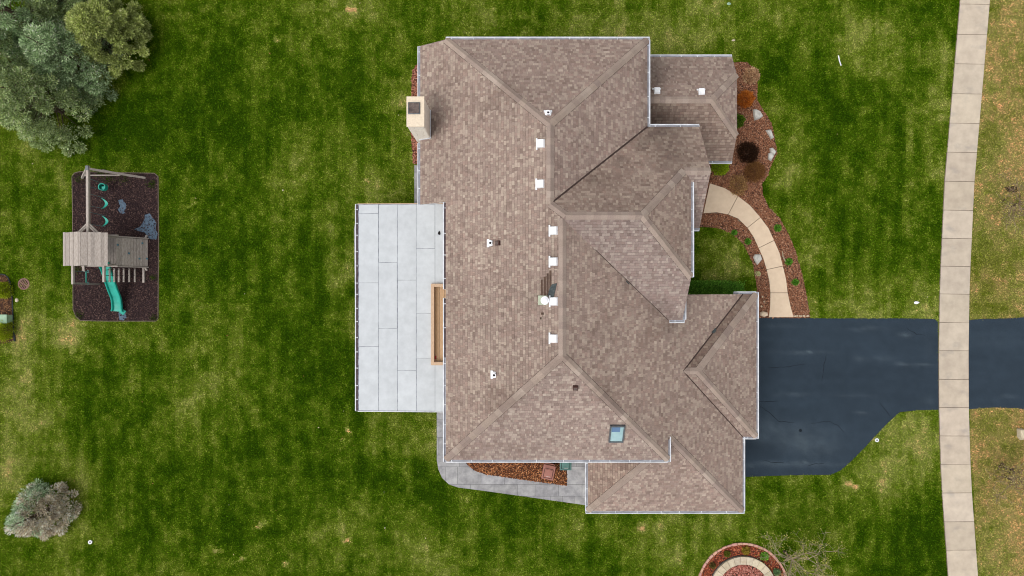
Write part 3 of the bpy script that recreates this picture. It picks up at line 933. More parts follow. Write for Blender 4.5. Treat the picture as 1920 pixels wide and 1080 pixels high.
caps((2.13, 2.86), (1.535, 3.36), 'L', 'EN')
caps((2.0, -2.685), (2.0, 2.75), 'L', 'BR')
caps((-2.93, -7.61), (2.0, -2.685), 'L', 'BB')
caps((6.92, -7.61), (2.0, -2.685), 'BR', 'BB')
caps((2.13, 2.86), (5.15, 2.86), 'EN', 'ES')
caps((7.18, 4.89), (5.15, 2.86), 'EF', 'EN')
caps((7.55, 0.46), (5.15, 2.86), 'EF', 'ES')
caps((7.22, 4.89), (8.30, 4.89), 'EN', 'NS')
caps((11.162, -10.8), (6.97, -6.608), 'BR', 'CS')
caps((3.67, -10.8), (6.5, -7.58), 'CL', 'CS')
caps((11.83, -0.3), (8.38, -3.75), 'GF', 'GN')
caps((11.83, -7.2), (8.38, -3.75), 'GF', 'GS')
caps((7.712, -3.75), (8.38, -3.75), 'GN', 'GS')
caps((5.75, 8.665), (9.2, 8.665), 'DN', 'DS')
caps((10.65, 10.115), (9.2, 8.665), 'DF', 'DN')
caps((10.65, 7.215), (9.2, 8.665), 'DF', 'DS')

def valley(p0, p1, ka, w):
    a, b = Vector((*p0, zp(ka, *p0) + .035)), Vector((*p1, zp(ka, *p1) + .035))
    obj('valley_strip', MB().beam(a, b, w, .012), M['under'], roof_of[ka])  # narrow dark strip along the valley crease
valley((6.0, 7.14), (1.62, 3.432), 'AR', .075)
valley((6.92, -1.42), (3.4, 1.563), 'BR', .02)
valley((11.162, -.3), (7.712, -3.75), 'BR', .06)
valley((11.162, -7.2), (7.712, -3.75), 'BR', .04)
# walls under the roofs
def wall(poly, z1, z0=0.0):
    obj('wall', MB().prism(poly, z0, z1), M['siding'], house)
wall([(-2.55, -7.2), (6.5, -7.2), (6.5, 6.74), (5.6, 6.74), (5.6, 10.6), (-2.55, 10.6)], 5.7)
wall([(-3.75, 4.2), (-2.56, 4.2), (-2.56, 10.55), (-3.75, 10.55)], 5.0)
wall([(6.51, -1.0), (7.15, -1.0), (7.15, 6.75), (6.51, 6.75)], 5.75)
wall([(6.9, -0.9), (7.14, -0.9), (7.14, 4.6), (6.9, 4.6)], lambda x, y: min(7.05, zp('ES', x, y) - 0.2), 5.76)
wall([(7.16, 3.0), (7.9, 3.0), (7.9, 6.7), (7.16, 6.7)], 5.75)
wall([(7.7, 3.0), (7.89, 3.0), (7.89, 4.89), (7.89, 6.7), (7.7, 6.7), (7.7, 4.89)], lambda x, y: min(zp('EN', x, y), zp('NS', x, y)) - 0.2, 5.76)
wall([(6.51, -6.6), (10.8, -6.6), (10.8, -0.7), (6.51, -0.7)], lambda x, y: zp('BR', x, y) - 0.2)
wall([(10.81, -6.9), (11.45, -6.9), (11.45, -0.65), (10.81, -0.65)], 2.9)
wall([(4.05, -10.4), (10.8, -10.4), (10.8, -7.21), (4.05, -7.21)], 2.95)
wall([(6.51, -7.2), (10.8, -7.2), (10.8, -6.61), (6.51, -6.61)], 2.95)
wall([(5.61, 6.76), (10.25, 6.76), (10.25, 10.8), (5.61, 10.8)], 2.95)
wall([(10.0, 7.0), (10.24, 7.0), (10.24, 10.4), (10.0, 10.4)], 3.35, 2.96)

# gutters with their hangers
hang_me = None
def gutter(k, p0, p1, out, dark=False, z=None, parent=None, start_gap=0.25, pitch=1.05):
    global hang_me
    p0, p1 = Vector((*p0, 0)), Vector((*p1, 0))
    za = (zp(k, p0.x, p0.y) if z is None else z) - 0.015
    out = Vector((*out, 0))
    prof = [(-0.03, 0), (-0.03, -0.12), (0.08, -0.12), (0.13, -0.03), (0.13, 0), (0.088, 0), (0.088, -0.02), (0.07, -0.09), (-0.012, -0.09), (-0.012, 0)]
    n = len(prof)
    vs = []
    for p in (p0, p1):
        for a, b in prof:
            v = p + out * a
            vs.append((v.x, v.y, za + b))
    fs = [(i, (i + 1) % n, (i + 1) % n + n, i + n) for i in range(n)] + [tuple(range(n)), tuple(reversed(range(n, 2 * n)))]
    mb = MB().add(vs, fs)
    # end plates
    dd = (p1 - p0).normalized()
    for p in (p0 - dd * 0.004, p1 + dd * 0.004):
        c = p + out * 0.035
        mb.beam((c - dd * 0.006 + Vector((0, 0, za - 0.055))), (c + dd * 0.006 + Vector((0, 0, za - 0.055))), 0.126, 0.11)
    o = obj('gutter', mb, M['gutter'], parent or house)
    if True:
        c0, c1 = p0 + out * 0.03 + Vector((0, 0, za - 0.045)), p1 + out * 0.03 + Vector((0, 0, za - 0.045))
        obj('leaf_litter', MB().beam(c0, c1, 0.07, 0.03), M['debris'] if dark else M['trough'], o)
    ln = (p1 - p0).length
    if hang_me is None:
        hang_me = bpy.data.meshes.new('gutter_hanger')
        tmp = MB().box((0, 0, 0), (0.034, 0.13, 0.014))
        hang_me.from_pydata(tmp.v, [], tmp.f)
        hang_me.materials.append(M['gutter'])
    t = start_gap
    while t < ln - 0.15:
        c = p0 + dd * t + out * 0.033
        h = shared('hanger', hang_me, (c.x, c.y, za - 0.004), o, math.atan2(dd.y, dd.x))
        t += pitch * rnd.uniform(0.75, 1.2)
    return o
gutter('AT', (-2.93, 11.01), (6.10, 11.01), (0, 1))
gutter('L', (-4.175, 11.0), (-4.175, 8.0), (-1, 0))
gutter('L', (-4.175, 6.6), (-4.175, 3.8), (-1, 0))
gutter('L', (-2.93, 3.8), (-2.93, -0.05), (-1, 0), dark=True)
gutter('L', (-2.93, -0.45), (-2.93, -3.1), (-1, 0), dark=True)
gutter('L', (-2.93, -3.1), (-2.93, -7.71), (-1, 0))
gutter('BB', (-2.93, -7.61), (6.92, -7.61), (0, -1))
gutter('BR', (6.92, -7.71), (6.92, -6.6), (1, 0))
gutter('AR', (6.0, 11.01), (6.0, 7.14), (1, 0))
gutter('EN', (6.10, 7.14), (8.30, 7.14), (0, 1))
gutter('NS', (7.92, 2.65), (8.30, 2.65), (0, -1))
gutter('EF', (7.55, 0.46), (7.55, 4.47), (1, 0))
gutter('ES', (6.98, -1.42), (7.65, -1.42), (0, -1))
gutter('ES', (7.60, -1.40), (7.60, -0.25), (1, 0), z=5.8)
gutter('DN', (6.12, 11.18), (10.65, 11.18), (0, 1))
gutter('DS', (9.45, 6.15), (10.65, 6.15), (0, -1))
gutter('GN', (10.75, -0.3), (11.83, -0.3), (0, 1))
gutter('GF', (11.83, -0.2), (11.83, -7.3), (1, 0))
gutter('GS', (11.17, -7.2), (11.83, -7.2), (0, -1))
gutter('BR', (11.162, -7.22), (11.162, -10.8), (1, 0))
gutter('CS', (3.57, -10.8), (11.26, -10.8), (0, -1))
gutter('CL', (3.67, -10.8), (3.67, -7.4), (-1, 0))

# chimney
cx0, cx1, cy0, cy1, czt = -4.37, -3.69, 6.76, 7.96, 7.5
ch = obj('chimney', MB().prism([(cx0, cy0), (cx1, cy0), (cx1, cy1), (cx0, cy1)], 0.0, czt), M['chimney'], house)
for i in range(14):      # stacked stone courses proud of the shaft
    zc = 4.4 + i * 0.22
    mb = MB()
    for (a, b) in (((cx0, cy0), (cx1, cy0)), ((cx1, cy0), (cx1, cy1)), ((cx0, cy0), (cx0, cy1))):
        v = Vector((b[0] - a[0], b[1] - a[1], 0)); l_ = v.length; v /= l_
        nn = Vector((v.y, -v.x, 0)) if a != (cx0, cy0) or b != (cx0, cy1) else Vector((-1, 0, 0))
        s_ = 0.0
        while s_ < l_ - 0.05:
            w_ = min(rnd.uniform(0.18, 0.42), l_ - s_)
            c_ = Vector((a[0], a[1], zc)) + v * (s_ + w_ / 2) + nn * 0.006
            mb.box((c_.x, c_.y, c_.z + 0.1), (abs(v.x) * (w_ - 0.012) + abs(nn.x) * rnd.uniform(.02, .03), abs(v.y) * (w_ - 0.012) + abs(nn.y) * rnd.uniform(.02, .03), 0.208))
            s_ += w_
    obj('stone_course', mb, M['chimney'], ch)
obj('cap', MB().prism([(cx0 - .03, cy0 - .03), (cx1 + .03, cy0 - .03), (cx1 + .03, cy1 + .03), (cx0 - .03, cy1 + .03)], czt + .001, czt + .07), M['chimcap'], ch)
fc = P(776, 202.5, czt + .13)
obj('flue_rim', MB().box((fc.x, fc.y, czt + .10), (0.50, 0.50, 0.055)), M['skyframe'], ch, bevel=0.02)
obj('flue_cover', MB().box((fc.x, fc.y, czt + .14), (0.44, 0.44, 0.03)), M['darkmetal'], ch, bevel=0.01)
fl = [(cx1 + .02, cy0 - .02), (cx1 + .02, cy1 + .02)]
obj('flashing', MB().beam((cx1 + .03, cy0 - .03, zp('L', cx1, 0) + .05), (cx1 + .03, cy1 + .03, zp('L', cx1, 0) + .05), 0.03, 0.16)
    .beam((cx1 + .03, cy0 - .03, zp('L', cx1, 0) + .05), (cx0 + .2, cy0 - .03, zp('L', cx0 + .2, 0) + .05), 0.03, 0.16), M['gutter'], ch)

# roof vents: sloped hoods with their flange on the low side
def axes(k):
    a, b, _ = PL[k][0]
    nrm = Vector((-a, -b, 1)).normalized()
    g = math.hypot(a, b)
    up = Vector((a / g, b / g, g)).normalized()
    return up, nrm.cross(up).normalized() * -1, nrm
def obox(mb, c, up, sd, nrm, su, ss, sn):
    vs = []
    for n_ in (0, sn):
        for a, b in ((-1, -1), (1, -1), (1, 1), (-1, 1)):
            vs.append(c + up * (a * su / 2) + sd * (b * ss / 2) + nrm * n_)
    mb.add(vs, [(3, 2, 1, 0), (4, 5, 6, 7), (0, 1, 5, 4), (1, 2, 6, 5), (2, 3, 7, 6), (3, 0, 4, 7)])
for k, px, py, s in [('L', 1016, 269.5, 1), ('L', 1015, 345, 1), ('L', 1040, 432.5, 1), ('L', 1040, 490.5, 1), ('L', 1040.5, 565, 1), ('L', 1040, 634.5, 1), ('DN', 1231.5, 173, .85), ('DN', 1315, 174.5, .85)]:
    c = on_roof(k, px, py)
    up, sd, nm = axes(k)
    mb = MB()
    v0 = [c + up * (-.16 * s) + sd * (t * .17 * s) for t in (-1, 1)]
    v1 = [c + up * (.15 * s) + sd * (t * .17 * s) for t in (-1, 1)]
    top = [c + up * (-.15 * s) + sd * (t * .155 * s) + nm * .19 for t in (-1, 1)] + [c + up * (.13 * s) + sd * (t * .155 * s) + nm * .11 for t in (-1, 1)]
    mb.add([v0[0], v0[1], v1[0], v1[1]] + top, [(4, 5, 7, 6), (0, 4, 6, 2), (1, 3, 7, 5), (2, 6, 7, 3), (0, 1, 5, 4)])
    hood = obj('roof_vent', mb, M['vent'], house, bevel=0.012)
    mb = MB()
    obox(mb, c - up * (.20 * s) + nm * .03, up, sd, nm, .06, .46 * s, .05)
    obj('flange', mb, M['vent'], hood)
def ring_pipe(c, r0, r1, h, n=16):
    return MB().ring((c.x, c.y), r0, r1, c.z, c.z + h, n=n)
for k, px, py, ox, oy in [('AT', 1027.5, 213, 0, 1), ('L', 919.5, 456, -1, 0), ('L', 926.5, 702.5, -1, 0)]:
    c = on_roof(k, px, py)
    up, sd, nm = axes(k)
    mb = MB()
    obox(mb, c - up * .09 + nm * .025, up, sd, nm, .11, .34, .03)
    boot = obj('vent_boot', mb, M['vent'], house)
    obj('collar', MB().disc((c.x, c.y), 0.135, c.z - .05, c.z + .07, 18), M['vent'], boot)
    obj('pipe', ring_pipe(c, 0.05, 0.085, 0.22), M['vent'], boot)
    obj('pipe_mouth', MB().disc((c.x, c.y), 0.055, c.z + .05, c.z + .12, 14), M['slot'], boot)
for k, px, py in [('L', 935, 456), ('BB', 1078.5, 725)]:
    c = on_roof(k, px, py)
    up, sd, nm = axes(k)
    mb = MB(); obox(mb, c + nm * .02, up, sd, nm, .2, .2, .12)
    bv = obj('box_vent', mb, M['brownmetal'], house, bevel=0.012)
    mb = MB(); obox(mb, c + nm * .142, up, sd, nm, .14, .14, .015)
    obj('lid', mb, M['darkmetal'], bv)
c = on_roof('L', 1020.5, 563)
up, sd, nm = axes('L')
mb = MB(); obox(mb, c + nm * .025 - up * .05, up, sd, nm, .44, .38, .012)
fl = obj('flue_flashing', mb, M['aged'], house)
mb = MB(); obox(mb, c + nm * .04 + up * .07 , up, sd, nm, .18, .30, .012)
obj('clean_plate', mb, M['vent'], fl)
obj('flue_pipe', MB().disc((c.x, c.y), 0.09, c.z - .05, c.z + .42, 18), M['vent'], fl)
obj('flue_cap', MB().disc((c.x, c.y), 0.165, c.z + .42, c.z + .46, 22), M['vent'], fl)
obj('flue_cap_top', MB().disc((c.x, c.y), 0.11, c.z + .461, c.z + .50, 22), M['trim'], fl)
obj('storm_collar', MB().disc((c.x, c.y), 0.14, c.z + .08, c.z + .11, 18), M['slate'], fl)
# bare dark strips up-roof of the flue where shingles slid off, and the slid piece
for x0, y0, y1, w in [(1016.2, 524, 556, 4.2), (1022, 519, 556, 4.8), (1027.3, 512.5, 556, 4.2), (1032.6, 507, 545, 4.2)]:
    a, b = on_roof('L', x0, y0), on_roof('L', x0, y1)
    obj('bare_strip', MB().beam(a + nm * .022, b + nm * .022, w / 42, .008, up=nm), M['darkwood'], house)
a = [on_roof('L', x, y) + nm * .05 for x, y in ((1028, 555), (1031, 542), (1036, 533), (1045, 531), (1042, 545), (1039, 557))]
obj('slid_shingle', MB().add(a + [v - nm * .012 for v in a], [(5, 4, 3, 2, 1, 0), (0, 1, 7, 6), (1, 2, 8, 7), (2, 3, 9, 8), (3, 4, 10, 9), (4, 5, 11, 10), (5, 0, 6, 11), (6, 7, 8, 9, 10, 11)]), M['slate'], house)
a = [on_roof('BR', x, y) + Vector((0, 0, .09)) for x, y in ((1333, 623), (1341, 614), (1342, 620), (1338, 625))]
obj('step_flashing', MB().add(a, [(0, 1, 2, 3)]).add([v - Vector((0, 0, .02)) for v in a], [(3, 2, 1, 0)]), M['slate'], house)
# skylight
cs = [on_roof('BB', x, y) for x, y in ((1143.5, 826), (1166, 826), (1168.5, 795.5), (1146, 795.5))]
up, sd, nm = axes('BB')
mid = sum(cs, Vector()) / 4
sl = Vector((mid.x, mid.y, mid.z))
wS, hS = 0.58, 0.92
mb = MB()
for (du, ds, su, ss) in ((-hS / 2, 0, .06, wS), (hS / 2, 0, .06, wS), (0, -wS / 2, hS + .06, .06), (0, wS / 2, hS + .06, .06)):
    obox(mb, sl + up * du + sd * ds + nm * (.0 if su == .06 else .002), up, sd, nm, su, ss, .13)
sky_o = obj('skylight', mb, M['skyframe'], house)
mb = MB(); obox(mb, sl + nm * .02, up, sd, nm, hS - .05, wS - .05, .08); obj('pane', mb, M['pane'], sky_o)
mb = MB(); obox(mb, sl + nm * .103 + up * (.5 * hS - .19) - Vector((.06, 0, 0)), up, sd, nm, .27, .36, .004); obj('blind', mb, M['blind'], sky_o)

def scrap(name, label, cat, pts, z, m, th=0.02):
    return tag(obj(name, MB().prism(gp(pts, z), z, z + th), m), label, cat)
c = on_roof('BR', 1176.5, 530)
v = [c + Vector(q) for q in ((-.09, .07, .07), (-.05, .09, .05), (.09, -.06, -.01), (.05, -.08, .01))]
tag(obj('loose_shingle', MB().add([q + Vector((0, 0, .035)) for q in v] + [q + Vector((0, 0, .02)) for q in v], [(3, 2, 1, 0), (4, 5, 6, 7), (0, 1, 5, 4), (1, 2, 6, 5), (2, 3, 7, 6), (3, 0, 4, 7)]), M['slate']),
    'small dark loose shingle scrap lying in the roof valley', 'shingle')
for i, (x, y) in enumerate(((1017.5, 588), (1014.5, 597))):
    c = on_roof('L', x, y)
    up, sd, nm = axes('L')
    mb = MB(); obox(mb, c + nm * .027, up, sd, nm, .07 + .05 * (1 - i), .09, .018)
    tag(obj('shingle_scrap', mb, M['darkwood']), ('dark broken shingle scrap just below the round flue cap', 'smaller dark shingle scrap, the farther of two below the flue cap')[i], 'shingle')

# ------------------------------------------------------------------ flat patio roof
pc = thing('patio_cover', 'flat pale grey membrane patio roof attached behind the house', 'patio roof', (-5.0, -1.0, 0.0))
zc_ = lambda x: 2.82 + 0.05 * (x + 7.5) / 5.0 * 5
def zc(x): return 2.82 + 0.045 * (x + 7.5)
PX0, PX1 = P2(671, 0, 2.82)[0], -2.56
PY1, PY0 = P2(0, 382.5, 2.9)[1], P2(0, 771, 2.9)[1]
OX0 = P2(808.5, 0, 3.0)[0]
OY1, OY0 = P2(0, 532, 3.0)[1], P2(0, 684, 3.0)[1]
deck_poly = [(PX0, PY0), (PX1, PY0), (PX1, OY0), (OX0, OY0), (OX0, OY1), (PX1, OY1), (PX1, PY1), (PX0, PY1)]
obj('roof_deck', MB().prism(deck_poly, lambda x, y: zc(x) - 0.2, lambda x, y: zc(x)), M['seam'], pc)
xe = [P2(x, 0, 2.95)[0] for x in (671.5, 709.2, 744.8, 780.6, 815.8)] + [PX1]
cuts = [[400, 530.3, 650.3], [492, 616], [525.3, 695], [466, 587.3, 671.7], []]
for i in range(5):
    ys = [PY1 - .02] + [P2(0, y, 2.95)[1] for y in cuts[i]] + [PY0 + .02]
    for j in range(len(ys) - 1):
        c = clip_rect(deck_poly, xe[i] + rnd.uniform(.006, .016), xe[i + 1] - rnd.uniform(.006, .018), ys[j + 1] + rnd.uniform(.005, .014), ys[j] - rnd.uniform(.005, .014))
        if not c:
            continue
        f = rnd.uniform(0.97, 1.03)
        mb = MB(); mb.col = (f, f, f)
        if i == 4:         # the last column is cut in two by the timber opening
            for yy0, yy1 in ((OY1, PY1), (PY0, OY0)):
                cc = clip_rect([(PX0, PY0), (PX1, PY0), (PX1, PY1), (PX0, PY1)], xe[4] + .01, PX1 - .01, yy0 + .01, yy1 - .02)
                mb = MB(); mb.col = (f * .97, f * .97, f * .97)
                mb.prism(cc, lambda x, y: zc(x) - .002, lambda x, y: zc(x) + .008)
                obj('membrane_sheet', mb, M['membrane'], pc)
        else:
            mb.prism(c, lambda x, y: zc(x) - .002, lambda x, y: zc(x) + .008)
            obj('membrane_sheet', mb, M['membrane'], pc)
obj('edge_trim', MB().beam((PX0, PY1 + .015, zc(PX0) - .04), (PX1, PY1 + .015, zc(PX1) - .04), .03, .12), M['cedar'], pc)
obj('edge_trim', MB().beam((PX0, PY0 - .015, zc(PX0) - .04), (PX1, PY0 - .015, zc(PX1) - .04), .03, .12), M['trim'], pc)
gutter(None, (PX0 - .01, PY1), (PX0 - .01, PY0), (-1, 0), dark=True, z=2.83, parent=pc, pitch=.72)
for y in (PY1 - .15, (PY0 + PY1) / 2, PY0 + .15):
    obj('post', MB().box((PX0 + .2, y, 1.33), (.14, .14, 2.58)), M['trim'], pc)
# timber-framed opening with boards at its bottom
bw = .15
fr = obj('timber_frame', MB().box((OX0 + bw / 2, (OY0 + OY1) / 2, zc(OX0) + .04), (bw, OY1 - OY0, .26)), M['cedar'], pc)
for y in (OY1 - bw / 2, OY0 + bw / 2):
    obj('header', MB().box(((OX0 + bw + PX1) / 2, y, zc(PX1) + .03), (PX1 - OX0 - bw, bw, .26)), M['cedar'], fr)
nb = 5
bwid = (PX1 - OX0 - bw) / nb
for i in range(nb):
    mb = MB(); f = rnd.uniform(.78, 1.0); mb.col = (f, f * .93, f * .8)
    mb.box((OX0 + bw + bwid * (i + .5), (OY0 + OY1) / 2, zc(PX1) - .22), (bwid - .012, OY1 - OY0 - 2 * bw, .04))
    obj('plank', mb, M['cedar'], fr)
c = P(816, 670.5, zc(-4) - .15)
tag(obj('plastic_toy', MB().box((c.x, c.y, c.z - .005), (.09, .14, .09), .4).box((c.x + .03, c.y + .06, c.z + .03), (.07, .07, .05), .1), M['red'], bevel=.01),
    'small red plastic toy in the corner of the timber opening', 'toy')
c = P(823.5, 437, zc(-3.6))
tag(obj('dead_leaf', MB().add([(c.x - .07, c.y - .06, c.z + .02), (c.x + .05, c.y - .1, c.z + .05), (c.x + .06, c.y + .02, c.z + .03), (c.x + .01, c.y + .11, c.z + .06), (c.x - .05, c.y + .03, c.z + .02)], [(0, 1, 2, 3, 4)]), M['slot']),
    'dark curled leaf lying on the pale flat patio roof', 'leaf')

# ------------------------------------------------------------------ bins
def bin_(name, label, c, rz, m, w=.6, d_=.68):
    t = thing(name, label, 'bin', (c[0], c[1], c[2]))
    ca, sa = math.cos(rz), math.sin(rz)
    def T(x, y, z): return (c[0] + x * ca - y * sa, c[1] + x * sa + y * ca, c[2] + z)
    lo = [T(x * w * .38, y * d_ * .36, .08) for x, y in ((-1, -1), (1, -1), (1, 1), (-1, 1))]
    hi = [T(x * w * .47, y * d_ * .46, .95) for x, y in ((-1, -1), (1, -1), (1, 1), (-1, 1))]
    obj('body', MB().add(lo + hi, [(3, 2, 1, 0), (4, 5, 6, 7), (0, 1, 5, 4), (1, 2, 6, 5), (2, 3, 7, 6), (3, 0, 4, 7)]), m, t, bevel=.02)
    mb = MB(); mb.box(T(0, -.02, .99), (w, d_, .07), rz)
    lid = obj('lid', mb, m, t, bevel=.025)
    obj('lid_panel', MB().box(T(0, -.08, 1.035), (w * .66, d_ * .55, .03), rz), m, lid, bevel=.012)
    mb = MB()
    for x0, y0, sx_, sy_ in ((-w * .36, -.08, .02, d_ * .6), (w * .36, -.08, .02, d_ * .6), (0, d_ * .23, w * .7, .02), (0, -d_ * .42, w * .7, .02)):
        mb.box(T(x0, y0, 1.028), (sx_, sy_, .012), rz)
    obj('lid_groove', mb, M['slot'], lid)
    for i in range(4):
        obj('lid_rib', MB().box(T(0, d_ * .27 + i * .035, 1.03), (w * .8, .014, .014), rz), m, lid)
    obj('handle', MB().tube([T(-w * .38, d_ * .5, .97), T(-w * .38, d_ * .56, .99), T(w * .38, d_ * .56, .99), T(w * .38, d_ * .5, .97)], .018, 6), m, t)
    for s_ in (-1, 1):
        w0, w1 = T(s_ * w * .42, d_ * .4, .1), T(s_ * w * .5, d_ * .4, .1)
        obj('wheel', MB().tube([w0, w1], .1, 12), M['slot'], t)
    for i in range(4):
        obj('lettering', MB().box(T(-.075 + i * .05, -.23, 1.051), (.035, .022 + .012 * (i % 2), .004), rz), M['print'], lid)
    return t
c1 = P(1028.5, 884.5, 1.0)
bin_('wheeled_bin', 'brown wheeled bin standing askew on the mulch', (c1.x, c1.y, .05), R(-12), M['binbrown'], .62, .74)
c2 = P(1060.5, 868.5, 1.0)
bin_('wheeled_bin', 'green wheeled bin half under the eave at the path corner', (c2.x, c2.y, .05), R(-1), M['bingreen'], .6, .66)

# ------------------------------------------------------------------ play set
pt = thing('play_set', 'weathered wooden play set with plank roof, climbing wall and teal slide', 'play set', (-20.6, 1.9, 0.012))
W_ = M['weathered']
ZB = 2.2
def WOOD(f=None):
    mb = MB(); f = f or rnd.uniform(.88, 1.1); mb.col = (f, f, f); return mb
b0, b1 = P(165, 311, ZB), P(165.5, 436, ZB)
obj('swing_beam', WOOD(1.15).beam(b0, b1, .12, .16), W_, pt)
obj('beam_bracket', MB().box((b0.x, b0.y - .12, ZB + .09), (.15, .22, .03)), M['skyframe'], pt)
ft = P(272, 333.5, .03)
fl_ = Vector((2 * b0.x - ft.x, ft.y, .03))
topx = Vector((b0.x, b0.y - .15, ZB + .02))
obj('a_frame_leg', WOOD(1.0).beam(topx + Vector((.05, 0, 0)), ft, .1, .1), W_, pt)
obj('a_frame_leg', WOOD(1.0).beam(topx - Vector((.05, 0, 0)), fl_, .1, .1), W_, pt)
m0, m1 = topx.lerp(ft, .55), topx.lerp(fl_, .55)
obj('cross_brace', WOOD(.95).beam(m0 + Vector((0, -.07, 0)), m1 + Vector((0, -.07, 0)), .05, .1), W_, pt)
obj('cross_brace', WOOD(.95).beam(topx.lerp(ft, .25) + Vector((0, .07, 0)), topx.lerp(ft, .75) + Vector((0, -.05, 0)), .05, .1), W_, pt)
for sx_ in (-1, 1):
    for o_ in (0, .13):
        obj('knee_brace', WOOD().beam((b0.x + sx_ * .04, 3.2 - o_, ZB - .02), (b0.x + sx_ * .62, 2.62 - o_ * .9, ZB - .02), .07, .09), W_, pt)
TX0, TX1, TY0, TY1 = -21.35, -20.05, 1.15, 2.58
for x in (TX0, TX1):
    for y in (TY0, TY1):
        obj('post', WOOD().box((x, y, 1.3), (.1, .1, 2.6)), W_, pt)
dk = obj('deck', WOOD(.8).box(((TX0 + TX1) / 2, (TY0 + TY1) / 2, 1.38), (TX1 - TX0 + .1, TY1 - TY0 + .1, .1)), W_, pt)
for i in range(9):
    obj('plank', WOOD(rnd.uniform(.6, .85)).box((TX0 + .08 + i * .145, (TY0 + TY1) / 2, 1.455), (.135, TY1 - TY0 + .1, .04)), W_, dk)
for y in (TY0 - .06, TY1 + .06):
    obj('guard_rail', WOOD(1.0).box(((TX0 + TX1) / 2 + .12, y, 1.95), (TX1 - TX0 + .5, .05, .12)), W_, pt)
# plank gable roof
RY1, RY0 = P2(0, 436, 2.65)[1], P2(0, 498.5, 2.65)[1]
XL, XR = P2(120, 0, 2.6)[0], P2(203.5, 0, 2.6)[0]
XM, ZM = (XL + XR) / 2, 3.0
rf = obj('roof', WOOD(.6).beam((XM, RY0 + .02, ZM - .05), (XM, RY1 - .02, ZM - .05), .1, .1), W_, pt)
npl = 8
for s_ in (-1, 1):
    for i in range(npl):
        f = (i + .5) / npl
        x = XM + s_ * f * (XR - XM)
        z = ZM - f * .4
        w = (XR - XM) / npl
        mb = WOOD(rnd.uniform(.84, 1.16))
        mb.beam((x - s_ * w * .5 * .96, 0, z + .2 * w * .96), (x + s_ * w * .5 * .96, 0, z - .2 * w * .96), RY1 - RY0 + rnd.uniform(-.03, .03), .022)
        mb.v = [(v[0], v[1] + (RY0 + RY1) / 2, v[2] + .05 + (.012 if i % 2 else 0)) for v in mb.v]
        obj('plank', mb, W_, rf)
# climbing wall
wy0, wy1 = 1.14, 2.56
wx0, wz0, wx1, wz1 = -20.03, 1.55, P2(277, 0, 0.05)[0], .05
cw = obj('climbing_wall', WOOD(.7).beam((wx0 - .03, (wy0 + wy1) / 2, wz0 - .03), (wx1 - .03, (wy0 + wy1) / 2, wz1), wy1 - wy0, .03), W_, pt)
npl = 11
for i in range(npl):
    f0, f1 = i / npl, (i + 1) / npl
    A = Vector((wx0, 0, wz0)).lerp(Vector((wx1, 0, wz1)), f0 + .004)
    B = Vector((wx0, 0, wz0)).lerp(Vector((wx1, 0, wz1)), f1 - .004)
    mb = WOOD(rnd.uniform(1.0, 1.25))
    ym = (wy0 + wy1) / 2
    mb.beam((A.x, ym, A.z), (B.x, ym, B.z), wy1 - wy0, .03)
    obj('plank', mb, W_, cw)
for px, py in ((221.5, 459), (241, 475), (265, 456), (260, 485), (273.5, 485)):
    f = (px - 219) / (276 - 219)
    v = Vector((wx0 + (wx1 - wx0) * f + .05, 0, wz0 + (wz1 - wz0) * f + .03))
    yy = P2(0, py, v.z)[1]
    obj('climbing_hold', MB().box((v.x, yy, v.z), (.07, .09, .08), .5), M['hold'], cw, bevel=.02)
for y in (wy0 - .05, wy1 + .05):
    obj('wall_rail', WOOD(.95).beam((wx0, y, wz0), (wx1 + .03, y, wz1), .06, .1), W_, pt)
    obj('ground_stake', WOOD(1.1).beam((wx1 - .05, y, .2), (wx1 - .05, y + (.16 if y > 2 else -.16), .05), .08, .08), W_, pt)
# trapeze beam and leaning rung ladder
lb0, lb1 = P(137, 497, ZB), P(137, 533, ZB)
obj('trapeze_beam', WOOD(1.2).beam(lb0, lb1, .1, .14), W_, pt)
obj('trapeze_post', WOOD(.9).beam((lb1.x, lb1.y + .05, ZB), (lb1.x, lb1.y + .02, 0.0), .09, .09), W_, pt)
obj('brace', WOOD(1).beam(P(156, 497, 2.2), P(157, 508, 2.0), .12, .05), W_, pt)
lz = lambda f: 2.1 + (.35 - 2.1) * f
ends = []
for i, zx in enumerate((195.0, 205.5, 214.2, 222.8, 232.0, 242.2, 252.8)):
    f = i / 6
    z = lz(f)
    t0 = P(zx, 497 if i == 0 else 503.5, z)
    t1 = P(zx, 529, z)
    obj('rung', WOOD(1.12).beam(t0, t1, .075 if i else .1, .05 if i else .12), W_, pt)
    ends.append((t0 if i else P(zx, 505, z), t1))
e0, e1 = P(270.5, 505, .06), P(270.5, 530, .06)
for s_ in (0, .5, 1):
    q = [a.lerp(b, .08 + .84 * s_) for a, b in ends + [(e0, e1)]]
    obj('ladder_rope', MB().tube(q, .014, 5), M['rope'], pt)
obj('ladder_foot', WOOD(1.05).beam(e0 + Vector((0, .1, .05)), e1 + Vector((0, 0, .05)), .1, .1), W_, pt)
